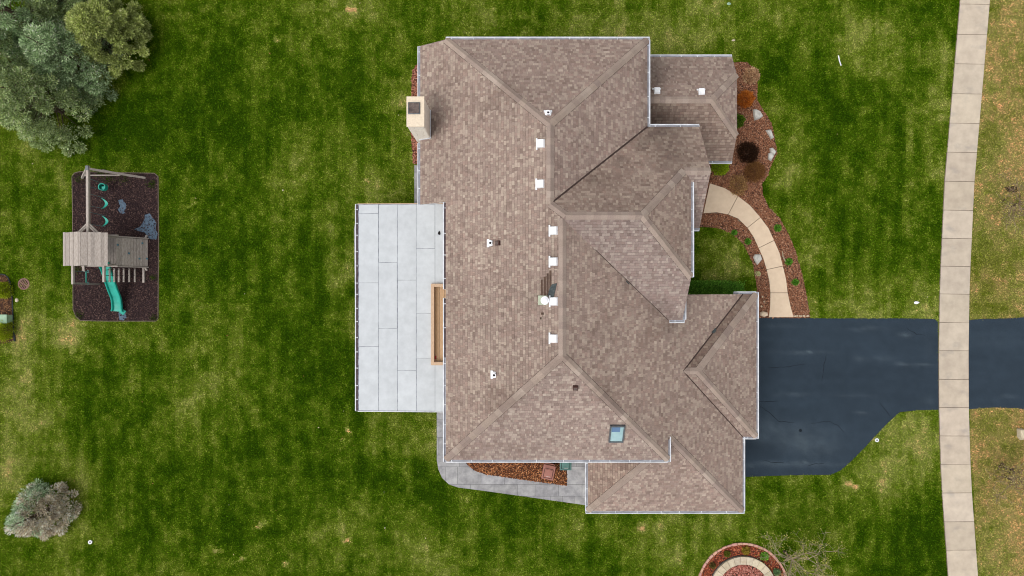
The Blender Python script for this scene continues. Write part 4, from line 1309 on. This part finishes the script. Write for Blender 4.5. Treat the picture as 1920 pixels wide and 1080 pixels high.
# slide: trough swept along a bending centre line
sp = [P(196, 494, 1.45), P(199, 503, 1.4), P(203, 515, 1.18), P(207.5, 528, .95), P(213, 544, .68), P(218.5, 558, .42), P(220.5, 570, .27), P(221, 578, .22), P(221, 584, .2)]
fine = []
for i in range(len(sp) - 1):
    for j in range(4):
        t = j / 4
        a_, b_, c_, d_ = sp[max(i - 1, 0)], sp[i], sp[i + 1], sp[min(i + 2, len(sp) - 1)]
        fine.append(.5 * ((2 * b_) + (c_ - a_) * t + (2 * a_ - 5 * b_ + 4 * c_ - d_) * t * t + (3 * b_ - a_ - 3 * c_ + d_) * t ** 3))
fine.append(sp[-1])
prof = [(-.29, .0), (-.29, .13), (-.25, .15), (-.225, .13), (-.20, .03), (0, 0.012), (.20, .03), (.225, .13), (.25, .15), (.29, .13), (.29, .0)]
vs, fs = [], []
for i, p in enumerate(fine):
    dd = fine[min(i + 1, len(fine) - 1)] - fine[max(i - 1, 0)]
    dd.z = 0
    dd.normalize()
    sd = Vector((-dd.y, dd.x, 0))
    wd = 1.0 if i < len(fine) - 4 else 1.0 + .05 * (i - len(fine) + 5)
    for a_, b_ in prof:
        vs.append(p + sd * (a_ * wd * .92) + Vector((0, 0, b_)))
n = len(prof)
for i in range(len(fine) - 1):
    for k in range(n - 1):
        fs.append((i * n + k, i * n + k + 1, (i + 1) * n + k + 1, (i + 1) * n + k))
    fs.append((i * n + n - 1, i * n, (i + 1) * n, (i + 1) * n + n - 1))
fs += [tuple(range(n)), tuple(reversed(range((len(fine) - 1) * n, len(fine) * n)))]
slide = obj('slide', MB().add(vs, fs), M['teal'], pt, smooth=False)
obj('slide_foot', MB().beam(P(226, 582, .12), P(234, 587, .03), .25, .04), M['teal'], slide)
obj('slide_support', MB().box((fine[-4].x, fine[-4].y, .1), (.3, .1, .2)), M['teal'], slide)

# swings hang from the beam: each a thing
def swing(name, label, seat, kind):
    t = thing(name, label, 'swing', (seat.x, seat.y, seat.z))
    hy = .22
    if kind == 'belt':
        vs, fs = [], []
        m = 9
        for i in range(m):
            f = -1 + 2 * i / (m - 1)
            z = seat.z + .10 * f * f
            for dx, dz in ((-.05 - .15 * f * f, 0), (.10 - .27 * f * f, .0)):
                vs += [(seat.x + dx, seat.y + f * .28, z), (seat.x + dx, seat.y + f * .28, z + .015)]
        for i in range(m - 1):
            a = i * 4; b = a + 4
            fs += [(a + 1, a + 3, b + 3, b + 1), (a, b, b + 2, a + 2), (a, a + 1, b + 1, b), (a + 2, b + 2, b + 3, a + 3)]
        obj('seat', MB().add(vs, fs), M['teal'], t)
        hy = .28
        zt = seat.z + .11
    else:
        mb = MB().ring((seat.x, seat.y), .15, .19, seat.z, seat.z + .26, n=18)
        obj('seat', mb, M['teal'], t)
        obj('seat_bottom', MB().disc((seat.x, seat.y), .16, seat.z - .02, seat.z + .03, 18), M['slot'], t)
        obj('front_guard', MB().box((seat.x + .08, seat.y - .04, seat.z + .2), (.16, .12, .12)), M['teal'], t, bevel=.02)
        zt = seat.z + .25
        hy = .18
    for s_ in (-1, 1):
        obj('chain', MB().tube([(seat.x, seat.y + s_ * hy, zt), (b0.x, seat.y + s_ * (hy + .02), ZB - .07)], .010, 5), M['chain'], t)
    return t
swing('bucket_swing', 'teal toddler bucket swing nearest the A-frame end of the beam', P(196, 351.5, .45), 'bucket')
swing('belt_swing', 'teal belt swing between the bucket swing and the other belt swing', P(199, 382, .5), 'belt')
swing('belt_swing', 'teal belt swing closest to the plank roof of the play set', P(200, 415, .5), 'belt')
tr0, tr1 = P(161.5, 509, 1.2), P(161.5, 531, 1.2)
tz = thing('trapeze', 'teal trapeze bar with two rings beside the slide', 'trapeze', tr0)
obj('bar', MB().tube([tr0, tr1], .025, 8), M['teal'], tz)
for v in (tr0, tr1):
    m_ = [(v.x + .1 + .07 * math.cos(a), v.y, v.z - .02 + .07 * math.sin(a)) for a in np.linspace(0, 2 * math.pi, 13)]
    m_ = [(v.x + .09 + .06 * math.cos(a), v.y + .05 * math.sin(a), v.z + .02 * math.cos(a)) for a in np.linspace(0, 2 * math.pi, 13)]
    obj('ring', MB().tube(m_, .013, 5, cap=False), M['chain'], tz)
    obj('chain', MB().tube([v, (lb0.x, v.y, ZB - .06)], .009, 5), M['chain'], tz)

# ------------------------------------------------------------------ foliage builders
def rhombs(pos, dirn, L, W, rg=rng):
    """leaf-like quads starting at pos, along dirn, with a random roll"""
    n = len(pos)
    dirn = dirn / np.linalg.norm(dirn, axis=1, keepdims=True)
    r = rg.normal(size=(n, 3))
    s = np.cross(dirn, r)
    s /= np.linalg.norm(s, axis=1, keepdims=True)
    L, W = np.broadcast_to(L, (n,))[:, None], np.broadcast_to(W, (n,))[:, None]
    mid = pos + dirn * L * .5
    v = np.stack([pos, mid + s * W, pos + dirn * L, mid - s * W], 1).reshape(-1, 3)
    return v, np.arange(4 * n).reshape(-1, 4)

def pick(pal, n, lo=.75, hi=1.25):
    pal = np.array(pal)
    return pal[rng.integers(0, len(pal), n)] * rng.uniform(lo, hi, n)[:, None]

def conifer(label, base, H, Rb, pal, dead=None, puffs=150, group='conifers in the corner stand', lean=(0, 0), name='spruce_tree', shape=1.0, psize=.5, per=470):
    t = thing(name, label, 'tree', (base.x, base.y, 0), group)
    top = Vector((base.x + lean[0], base.y + lean[1], H))
    obj('trunk', MB().tube([(base.x, base.y, 0), base.lerp(top, .5) + Vector((.03, .02, 0)), top], [.09 + H * .014, .05 + H * .008, .015], 8), M['bark'], t)
    P_, D_, C_, BR = [], [], [], MB()
    ga = 2.39996
    for i in range(puffs):
        u = ((i + rnd.random()) / puffs)
        h = .06 + .94 * (1 - math.sqrt(1 - u)) if shape == 1 else .1 + .9 * u ** .9
        if shape == 1:      # branches grow in whorls
            tier = .5 / H
            h = (math.floor(h / tier) + .5 + rnd.uniform(-.16, .16)) * tier
        h = min(h, .995)
        r = Rb * ((1 - h) ** (.85 if shape == 1 else .55) * (1.0 if shape == 1 else 1.0)) + .05
        r *= rnd.choice((1.0, 1.06, .92, .8)) * rnd.uniform(.92, 1.06)
        a = i * ga + rnd.uniform(-.5, .5)
        ax = base.lerp(top, h)
        tip = Vector((ax.x + math.cos(a) * r, ax.y + math.sin(a) * r, h * H * .97 + .12 - .06 * r))
        if i % 2 == 0:
            BR.tube([ax - Vector((0, 0, .1 * r)), tip], [.012 + .008 * r, .006], 4, cap=False)
        m = int(per * rnd.uniform(.8, 1.2))
        out = np.array([math.cos(a), math.sin(a), .45])
        sc_ = psize * rnd.uniform(.65, 1.3)
        u_ = rng.normal(size=(m, 3)) + out * .55 + [0, 0, .35]
        u_ /= np.linalg.norm(u_, axis=1, keepdims=True)
        rad = sc_ * (.22 + .5 * rng.random(m) ** .6)
        stretch_ = np.clip(rng.exponential(.5, m), 0, 2.0) * sc_ * .25
        c = np.array(tip)[None, :] + u_ * rad[:, None] * [1, 1, .7] - (out * [1, 1, .25])[None, :] * stretch_[:, None]
        dd = u_ + rng.normal(0, .22, (m, 3)) + out * .25
        P_.append(c); D_.append(dd)
        pp = pal
        isdead = dead is not None and dead(h, a)
        if isdead:
            pp = isdead
        cc = np.clip(pick(pp, m, .4, 1.75) * rnd.uniform(.78, 1.4), 0, .8)
        C_.append(cc)
    Pn, Dn, Cn = np.concatenate(P_), np.concatenate(D_), np.concatenate(C_)
    v, f = rhombs(Pn, Dn, rng.uniform(.06, .17, len(Pn)), rng.uniform(.013, .024, len(Pn)))
    obj_np('crown', v, f, Cn, M['needle'], t)
    tag(obj('branches', BR, M['bark'], t), kind='stuff')
    return t
BLUE = [lin(150, 170, 112), lin(130, 150, 96), lin(170, 188, 134), lin(112, 130, 80), lin(148, 160, 98), lin(182, 198, 150)]
BLUE2 = [lin(144, 170, 122), lin(124, 148, 104), lin(164, 186, 140), lin(108, 130, 86), lin(180, 200, 158)]
YELL = [lin(164, 176, 100), lin(146, 158, 84), lin(184, 194, 124), lin(126, 138, 70), lin(172, 184, 116)]
conifer('tall blue green spruce, lowest on the lawn of the corner stand', P(116, 208), 5.4, 2.3, BLUE, puffs=100)
conifer('blue green spruce beside the yellowish conifer, between it and the lower spruce', P(168, 130), 4.8, 1.95, BLUE2, puffs=88)
conifer('blue spruce at the left picture edge in the corner stand', P(62, 150), 6.5, 2.3, BLUE, puffs=92)
conifer('blue spruce behind the others at the top left corner', P(100, 66), 6.8, 2.2, BLUE2, puffs=92)
conifer('blue green spruce at the top edge touching the yellowish conifer', P(168, 30), 5.5, 1.7, BLUE, puffs=80)
conifer('rounded yellow green conifer on the right of the corner stand', P(226, 84), 3.3, 2.0, YELL, puffs=150, name='pine_tree', shape=2, psize=.36)
conifer('dark spruce filling the far top left corner of the stand', P(120, -20), 5.5, 2.0, BLUE, puffs=52)
DEADP = [lin(214, 198, 174), lin(200, 184, 160), lin(224, 210, 190), lin(184, 168, 146)]
conifer('small half dead spruce with bare brown twigs standing alone on lawn', P(100, 950), 3.0, 1.4, [lin(158, 180, 146), lin(140, 162, 128), lin(178, 194, 162)],
        dead=lambda h, a: None if (math.cos(a - 2.5) > .2 and rnd.random() < .55) or rnd.random() < .12 else DEADP, puffs=120, group=None, psize=.34, per=150, name='spruce_tree')

def shrub(name, label, c, r, h, pal, n=5200, leaf=.05, group=None, tilt=.5, squash=1.0, z0=.02, cat='shrub', hollow=.35, gain=1.45):
    t = thing(name, label, cat, (c.x, c.y, 0), group)
    mb = MB()
    for i in range(7):
        a = i * .9 + rnd.uniform(-.2, .2)
        mb.tube([(c.x + .03 * math.cos(a), c.y + .03 * math.sin(a), 0), (c.x + r * .55 * math.cos(a), c.y + r * .55 * math.sin(a), h * .7)], [.014, .006], 5)
    obj('stem', mb, M['bark'], t)
    u = rng.normal(size=(n, 3)); u /= np.linalg.norm(u, axis=1, keepdims=True)
    u[:, 2] = np.abs(u[:, 2])
    lump = 1 + .13 * np.sin(u[:, 0] * 7 + c.x) * np.cos(u[:, 1] * 8 + c.y) + .07 * rng.normal(size=n)
    rad = (hollow + (1 - hollow) * rng.random(n) ** .5) * lump
    pos = u * rad[:, None] * [r, r * squash, h] + [c.x, c.y, z0]
    dd = u + rng.normal(0, tilt, (n, 3)) + [0, 0, .25]
    v, f = rhombs(pos, dd, rng.uniform(.6, 1.3, n) * leaf, rng.uniform(.25, .45, n) * leaf)
    obj_np('foliage', v, f, np.clip(pick(pal, n, .65, 1.3) * gain, 0, .75), M['leaf'], t)
    return t
shrub('ornamental_shrub', 'round rusty orange shrub in the front bed', P(1400, 184, .4), .45, .75, [lin(176, 104, 40), lin(160, 90, 34), lin(194, 122, 54), lin(136, 74, 28)], 5000, .045)
shrub('ornamental_shrub', 'dark green shrub half hidden under the eave below the orange shrub', P(1386, 225, .4), .32, .7, [lin(54, 84, 24), lin(84, 116, 30), lin(36, 60, 18), lin(120, 140, 40)], 3600, .05)
shrub('ornamental_shrub', 'round dark maroon black shrub in the front bed', P(1404.5, 285, .4), .54, .8, [lin(52, 34, 24), lin(42, 28, 20), lin(64, 42, 28), lin(34, 24, 18)], 6000, .05)
shrub('ornamental_shrub', 'brown twiggy shrub just below the dark maroon one', P(1416.5, 321, .35), .55, .7, [lin(128, 92, 54), lin(108, 74, 42), lin(146, 108, 66), lin(86, 58, 34)], 5200, .045)
shrub('ornamental_shrub', 'sparse straw coloured dry shrub beside the top of the walk', P(1385, 347, .2), .48, .4, [lin(150, 120, 76), lin(134, 104, 66), lin(166, 138, 94)], 1300, .06, squash=1.2)
shrub('ornamental_shrub', 'lime green shrub tucked under the study wing gutter', P(1353, 310, .4), .46, .6, [lin(138, 160, 26), lin(116, 142, 22), lin(160, 178, 44), lin(92, 116, 20)], 4600, .05)
shrub('ornamental_grass', 'flattened dry tan grass clump at the top of the front bed', P(1409, 142, .1), .42, .22, [lin(168, 136, 104), lin(150, 118, 90), lin(184, 154, 122)], 1700, .09, tilt=.9, cat='grass')
shrub('clipped_shrub', 'yellow green clipped shrub at the left edge, above the utility box', P(-2, 544, .5), .42, .8, [lin(128, 142, 22), lin(104, 120, 18), lin(148, 160, 40)], 4200, .05)
shrub('clipped_shrub', 'yellow green clipped shrub at the left edge, below the utility box', P(1, 619, .5), .48, .85, [lin(128, 142, 22), lin(104, 120, 18), lin(148, 160, 40)], 4800, .05, squash=1.3)
for px, py, r, lb in [(1458, 428, .17, 'small green perennial beside the upper bend of the walk'), (1479, 490.5, .17, 'small green perennial next to the thin driftwood stick'),
                      (1491, 529, .17, 'small green perennial, lowest in the outer mulch strip'), (1402, 452.5, .14, 'small green perennial in the inner mulch strip'),
                      (1377, 436, .12, 'faint sparse green sprout in the inner mulch strip near the lawn')]:
    shrub('perennial', lb, P(px, py, .06), r, .16, [lin(82, 132, 38), lin(62, 108, 28), lin(104, 150, 56)], 480, .07, tilt=.8, cat='plant')
shrub('perennial', 'pale yellow flowering clump by the stone on the walk', P(1421, 513, .05), .13, .12, [lin(190, 190, 130), lin(150, 160, 90), lin(206, 200, 160)], 260, .05, tilt=.9, cat='plant')
for px, py, r, lb, pal in [(1363, 1038, .13, 'small olive green plant at the upper left of the round bed', [lin(110, 110, 40), lin(90, 96, 34)]),
                           (1398, 1032, .2, 'yellowish upright plant at the top of the round bed', [lin(140, 120, 44), lin(112, 104, 36), lin(160, 136, 60)]),
                           (1433, 1043, .19, 'bright green leafy plant at the upper right of the round bed', [lin(100, 150, 48), lin(78, 124, 36), lin(124, 168, 70)]),
                           (1456, 1072, .15, 'grey green plant at the right of the round bed', [lin(110, 140, 96), lin(90, 116, 76)]),
                           (1336, 1060, .13, 'sparse brownish plant at the left of the round bed', [lin(110, 92, 52), lin(84, 76, 40)])]:
    shrub('perennial', lb, P(px, py, .06), r, .2, pal, 500, .08, tilt=.8, cat='plant')

# clipped hedge by the garage
hx0, hy1 = P2(1286, 524, .8)[0], P2(0, 526, .8)[1]
hx1, hy0 = P2(1394, 0, .8)[0], -.55
hd = thing('hedge', 'dark green clipped hedge in the nook beside the garage', 'hedge', ((hx0 + hx1) / 2, (hy0 + hy1) / 2, 0))
n = 15000
hp = np.stack([rng.uniform(7.3, hx1, n), rng.uniform(hy0, hy1, n), rng.uniform(.05, .85, n)], -1)
tp = rng.random(n) < .6
hp[tp, 2] = rng.normal(.98, .05, tp.sum())
hp[:, 1] -= np.clip((hp[:, 0] - (hx1 - .9)), 0, 1) * rng.uniform(0, .35, n)
v, f = rhombs(hp, rng.normal(0, .7, (n, 3)) + [0, 0, .7], rng.uniform(.05, .1, n), rng.uniform(.015, .03, n))
obj_np('foliage', v, f, pick([lin(62, 98, 30), lin(50, 82, 24), lin(78, 112, 40), lin(40, 66, 20)], n, .7, 1.3) * 3.0, M['leaf'], hd)
mb = MB()
for i in range(6):
    x = 7.6 + i * .5
    mb.tube([(x, (hy0 + hy1) / 2, 0), (x + .1, (hy0 + hy1) / 2, .7)], [.03, .012], 5)
obj('stem', mb, M['bark'], hd)
# bare trees
def bare_tree(label, base, H, seed, pal, spread=.75, depth=5, tips=None, r0=.075, name='bare_tree', lean=(0, 0), nb0=5):
    t = thing(name, label, 'tree', (base.x, base.y, 0))
    rr = random.Random(seed)
    mb, tipp = MB(), []
    trunk_top = Vector((base.x + lean[0] * .3, base.y + lean[1] * .3, H * .3))
    obj('trunk', MB().tube([(base.x, base.y, 0), trunk_top], [r0, r0 * .75], 7), M['bark'], t)
    def grow(p, d, ln, r, k):
        pts = [p]
        q = p.copy(); dd = d.copy()
        for j in range(3):
            dd = (dd + Vector((rr.gauss(0, .16), rr.gauss(0, .16), rr.gauss(.03, .08)))).normalized()
            q = q + dd * ln / 3
            pts.append(q.copy())
        c = rr.choice(pal)
        f = rr.uniform(.85, 1.15)
        mb.tube(pts, [r, r * .85, r * .7, r * .55], 4, col=tuple(x * f for x in c), cap=False)
        if k == 0:
            tipp.append((q, dd)); return
        for j in range(rr.choice((2, 2, 3))):
            nd = (dd + Vector((rr.gauss(0, spread), rr.gauss(0, spread), rr.gauss(.05, .35)))).normalized()
            grow(pts[rr.choice((2, 3, 3))], nd, ln * rr.uniform(.62, .86), max(r * .62, .0085 if pal[0][0] < 1 else .0062), k - 1)
    for j in range(nb0):
        a = j * 2 * math.pi / nb0 + rr.uniform(-.4, .4)
        grow(trunk_top, Vector((math.cos(a) * .85, math.sin(a) * .85, .75)).normalized(), H * .36, r0 * .5, depth - 1)
    tag(obj('branches', mb, M['paletwig'], t), kind='stuff')
    if tips:
        P_, D_ = [], []
        for q, dd in tipp:
            for j in range(3):
                P_.append((q.x + rr.gauss(0, .06), q.y + rr.gauss(0, .06), q.z + rr.gauss(0, .05))); D_.append((dd.x + rr.gauss(0, .6), dd.y + rr.gauss(0, .6), dd.z + .3))
        P_, D_ = np.array(P_), np.array(D_)
        v, f = rhombs(P_, D_, .06, .02)
        tag(obj_np('buds', v, f, pick(tips, len(P_)), M['leaf'], t), kind='stuff')
    return t
TW = [(1, 1, 1), (.85, .85, .85), (1.12, 1.1, 1.05)]
TWD = [(.75, .66, .6), (.6, .52, .48), (.95, .88, .8)]
BUD = [lin(190, 180, 96), lin(170, 160, 90), lin(206, 198, 130)]
bare_tree('leafless pale twigged tree over the right grass strip, above the driveway', P(1896, 388), 2.3, 5, TWD, tips=BUD, lean=(-.5, .2), nb0=7, depth=6)
bare_tree('small bare tree with yellow buds in dark soil, lower right grass strip', P(1882, 892), 1.8, 9, TWD, tips=BUD, lean=(-.2, -.1), nb0=6, depth=6)
bare_tree('bare branched sapling with yellowish buds right of the round bed', P(1470, 1034), 2.6, 14, TW, tips=BUD, lean=(.3, -.3), nb0=8, depth=6)
for (x, y, rx, ry) in ((1893, 368, 17, 22), (1883, 887, 20, 18)):
    pts = [(x + rx * math.cos(a) * rnd.uniform(.7, 1.15), y + ry * math.sin(a) * rnd.uniform(.7, 1.15)) for a in np.linspace(0, 2 * math.pi, 15)[:-1]]
    chips('bark_mulch', 'dark mulch patch under the ' + ('upper bare tree at the right edge' if y < 500 else 'lower bare tree at the right edge'), gp(pts), 500, [lin(60, 44, 38), lin(82, 62, 52), lin(44, 34, 30), lin(96, 76, 60)], .03, thin=lambda x, y: vnoise(x, y, 3.5, 301) > .45)
# extra weeds growing in the play pad
n = 1500
wc = [(150, 335, 9), (190, 327, 10), (205, 337, 9), (232, 336, 12), (285, 345, 8), (147, 505, 8), (150, 590, 8), (290, 595, 8), (288, 520, 6), (140, 440, 6)]
ci = rng.integers(0, len(wc), n)
wx = np.array([P2(wc[i][0], wc[i][1])[0] + rng.normal(0, wc[i][2] / 60) for i in ci]); wy = np.array([P2(wc[i][0], wc[i][1])[1] + rng.normal(0, wc[i][2] / 75) for i in ci])
v, f = rhombs(np.stack([wx, wy, np.full(n, .02)], -1), rng.normal(0, .7, (n, 3)) + [0, 0, .9], rng.uniform(.05, .13, n), .012)
tag(obj_np('pad_weeds', v, f, pick([lin(70, 96, 26), lin(90, 108, 40), lin(54, 80, 20)], n), M['leaf']), 'thin green weeds growing through the edges of the play pad', 'weeds', kind='stuff')

# ------------------------------------------------------------------ stones, round bed and small things
def boulder(label, pts, h, z=0.0, m=None, group=None):
    poly = gp(pts, h)
    cx_, cy_ = sum(p[0] for p in poly) / len(poly), sum(p[1] for p in poly) / len(poly)
    n = len(poly)
    rings = [(1.08, -.02), (1.05, h * .45), (.86, h * .9), (.45, h * 1.02)]
    vs, fs = [], []
    for s_, z_ in rings:
        for (x, y) in poly:
            j = rnd.uniform(.95, 1.05)
            vs.append((cx_ + (x - cx_) * s_ * j, cy_ + (y - cy_) * s_ * j, z_ + rnd.uniform(-.012, .012)))
    for r_ in range(3):
        for i in range(n):
            fs.append((r_ * n + i, r_ * n + (i + 1) % n, (r_ + 1) * n + (i + 1) % n, (r_ + 1) * n + i))
    fs.append(tuple(range(3 * n, 4 * n)))
    a = sum(poly[i][0] * poly[(i + 1) % n][1] - poly[(i + 1) % n][0] * poly[i][1] for i in range(n))
    if a < 0:
        fs = [tuple(reversed(f)) for f in fs]
    return tag(obj('boulder', MB().add(vs, fs), m or M['stone']), label, 'stone', group)
boulder('pale angular boulder in the front bed nearest the orange shrub', [(1414, 205), (1419, 203.5), (1427, 208), (1432, 217), (1426, 221), (1417, 224), (1415, 214)], .22)
boulder('narrow pale boulder on the bed edge, second along from the orange shrub', [(1438, 244), (1446, 242), (1449, 250), (1452, 257), (1447, 260), (1443, 252)], .2)
boulder('pale boulder on the bed edge, upper of the touching pair', [(1445, 277), (1450, 276.5), (1457, 284), (1453, 290), (1446, 284)], .2)
boulder('pale boulder on the bed edge, lower of the touching pair', [(1442, 287), (1448, 285), (1452, 292), (1447, 301), (1442, 297)], .18)
boulder('grey half round stone against the inner edge of the walk', [(1414, 482), (1417, 477), (1427, 476.5), (1430, 486), (1421, 496), (1417, 489)], .16)
boulder('tan rock at the corner where walk meets driveway by the garage', [(1427, 586), (1432, 584), (1440, 586), (1441, 592), (1434, 594), (1427, 592)], .16, m=M['walk'])
boulder('cream boulder cut by the right picture edge below the driveway', [(1914, 806), (1920, 805), (1928, 808), (1928, 824), (1919, 826), (1914.5, 820)], .3, m=M['block'])
for px, py, lb in ((1428, 556, 'upper'), (1431, 565, 'middle'), (1426, 574, 'lower')):
    boulder('tiny cream pebble by the garage corner, %s of three' % lb, [(px, py), (px + 2, py - 1.5), (px + 4, py), (px + 3, py + 2.5), (px + 1, py + 2)], .05, m=M['block'])
for i in range(9):
    x = 1489 + i * 3.4 + rnd.uniform(-1, 1)
    boulder(('first', 'second', 'third', 'fourth', 'fifth', 'sixth', 'seventh', 'eighth', 'ninth')[i] + ' small tan cobble from the walk along the driveway edge', [(x - 1.7, 592), (x, 590.3 + rnd.uniform(-.5, .5)), (x + 1.7, 592), (x + 1.2, 594), (x - 1, 594.2)], .05, m=M['block'], group='cobbles along the driveway edge')
a = [P(*q, .06) for q in ((1467, 471), (1468, 480), (1471, 487), (1474, 493))]
tag(obj('driftwood_stick', MB().tube(a, [.015, .04, .035, .01], 6), M['paletwig']), 'thin grey driftwood stick lying in the outer mulch strip', 'stick')

rb = flat('round_bed', RING_OUT, -.03, .014, M['soil'])
chips('bark_mulch', 'orange red mulch between the brick edging and the block ring', circle(RING_C, 2.3), 620, PAL_ORG, .014, holes=[circle(RING_C, 1.5)])
be = thing('brick_edging', 'pinkish brick edging around the round bed', 'edging', (RING_C[0], RING_C[1], 0))
for i in range(52):
    a0 = i * 2 * math.pi / 52
    mb = MB(); f = rnd.uniform(.85, 1.12); mb.col = (f, f * rnd.uniform(.95, 1.1), f * rnd.uniform(.95, 1.12))
    mb.ring(RING_C, 2.31 + rnd.uniform(-.012, .012), 2.42 + rnd.uniform(-.012, .012), .0, .07, a0 + .006, a0 + 2 * math.pi / 52 - .006, n=3)
    obj('brick', mb, M['brick'], be)
br = thing('block_ring', 'raised ring of tan wall blocks inside the round bed', 'planter', (RING_C[0], RING_C[1], 0))
for i in range(30):
    a0 = i * 2 * math.pi / 30
    mb = MB(); f = rnd.uniform(.85, 1.08); mb.col = (f, f * rnd.uniform(.98, 1.03), f * rnd.uniform(.96, 1.06))
    mb.ring(RING_C, 1.33, 1.73, .01, .20 + rnd.uniform(-.004, .004), a0 + .005, a0 + 2 * math.pi / 30 - .005, n=3)
    obj('block', mb, M['block'], br)
obj('footing', MB().ring(RING_C, 1.36, 1.76, .0, .09, n=48), M['slate'], br)
flat('inner_bed', circle(RING_C, 1.32), -.02, .1, M['soil'])
chips('bark_mulch', 'red mulch filling the middle of the block ring', circle(RING_C, 1.3), 700, [lin(156, 92, 80), lin(176, 112, 98), lin(134, 74, 62), lin(190, 134, 120)], .1)

gc = P2(45, 532.5)
dg = thing('drain_grate', 'round rusty drain grate set in the left lawn', 'drain', (gc[0], gc[1], 0))
obj('pit', MB().disc(gc, .27, -.01, .012, 24), M['slot'], dg)
obj('rim', MB().ring(gc, .25, .30, .0, .035, n=28), M['iron'], dg)
for i in range(6):
    o_ = -.2 + i * .08
    hl = math.sqrt(max(.25 ** 2 - o_ ** 2, 0))
    dx, dy = math.cos(R(62)), math.sin(R(62))
    c = Vector((gc[0] + dy * o_, gc[1] - dx * o_, .024))
    obj('bar', MB().beam(c - Vector((dx, dy, 0)) * hl, c + Vector((dx, dy, 0)) * hl, .028, .02), M['iron'], dg)
dx, dy = math.cos(R(-28)), math.sin(R(-28))
obj('cross_bar', MB().beam((gc[0] - dx * .25, gc[1] - dy * .25, .027), (gc[0] + dx * .25, gc[1] + dy * .25, .027), .04, .021), M['iron'], dg)
ub = thing('utility_box', 'pale green utility box between the clipped shrubs', 'utility box', P(2, 597))
c = P(2, 598, .5)
obj('cabinet', MB().box((c.x, c.y, .24), (.56, .4, .48)), M['utility'], ub, bevel=.02)
obj('lid', MB().box((c.x, c.y, .5), (.62, .46, .05)), M['utility'], ub, bevel=.015)
tag(obj('plastic_edging', MB().tube([P(x, y, .04) for x, y in ((0, 514), (8, 515), (15, 520), (19, 530), (20, 545), (23, 560), (24, 590), (26, 620), (27, 638))], .03, 6), M['black']), 'black plastic edging around the left bed', 'edging')
tag(obj('downspout_pipe', MB().tube([P(25, 612, .06), P(27, 630, .06), P(27.5, 640, .06)], .045, 8), M['black']), 'short black drain pipe end beside the left bed', 'pipe')
boulder('small pinkish flat stone beside the left bed', [(27, 562), (29, 559.5), (32, 560), (34, 563), (32, 566.5), (28, 566)], .05, m=M['block'])
def cap(label, px, py, r):
    c = P2(px, py)
    t = thing('sprinkler_cap', label, 'sprinkler cap', (c[0], c[1], 0))
    obj('rim', MB().ring(c, r * .5, r, 0, .06, n=18), M['whiteplastic'], t)
    obj('lid', MB().disc(c, r * .5, 0, .05, 14), M['skyframe'], t)
cap('white round sprinkler cap in the lower left lawn', 170, 1016, .105)
cap('white round cap beside the curved driveway edge', 1643.5, 825, .10)
tag(obj('plastic_pipe', MB().tube([P(1572, 104, .04), P(1574, 114, .04), P(1577, 123, .04)], .03, 8), M['whiteplastic']), 'thin white plastic pipe lying on the upper right lawn', 'pipe')
def paper(name, label, px, py, s, m):
    c = P(px, py, .05)
    pts = [(c.x + s * math.cos(a) * rnd.uniform(.5, 1.1), c.y + s * .6 * math.sin(a) * rnd.uniform(.6, 1.1), .03 + rnd.uniform(0, .05)) for a in np.linspace(0, 2 * math.pi, 8)[:-1]]
    pts.append((c.x, c.y, .09))
    n = len(pts) - 1
    return tag(obj(name, MB().add(pts, [(i, (i + 1) % n, n) for i in range(n)]), m), label, 'litter')
paper('paper_scrap', 'crumpled white paper scrap on the lawn above the driveway', 1718, 567, .17, M['whiteplastic'])
paper('paper_scrap', 'pale scrap at the top edge of the lawn', 1366.5, 7, .14, M['utility'])
paper('paper_scrap', 'small pinkish scrap on the lawn above the study wing', 1375, 75.5, .10, M['block'])
n = 150
lx, ly = rng.uniform(-27, 27, n), rng.uniform(-15, 15, n)
k = outside_all(lx, ly, EXCL)
lx, ly = lx[k], ly[k]
n = len(lx)
v, f = rhombs(np.stack([lx, ly, np.full(n, .055)], -1), rng.normal(0, 1, (n, 3)) * [1, 1, .15], rng.uniform(.04, .11, n), rng.uniform(.015, .04, n))
tag(obj_np('fallen_leaves', v, f, pick([lin(196, 176, 140), lin(170, 130, 84), lin(214, 204, 180), lin(150, 110, 70)], n), M['leaf']), 'tiny pale leaves and bits scattered over the lawn', 'leaves', kind='stuff')
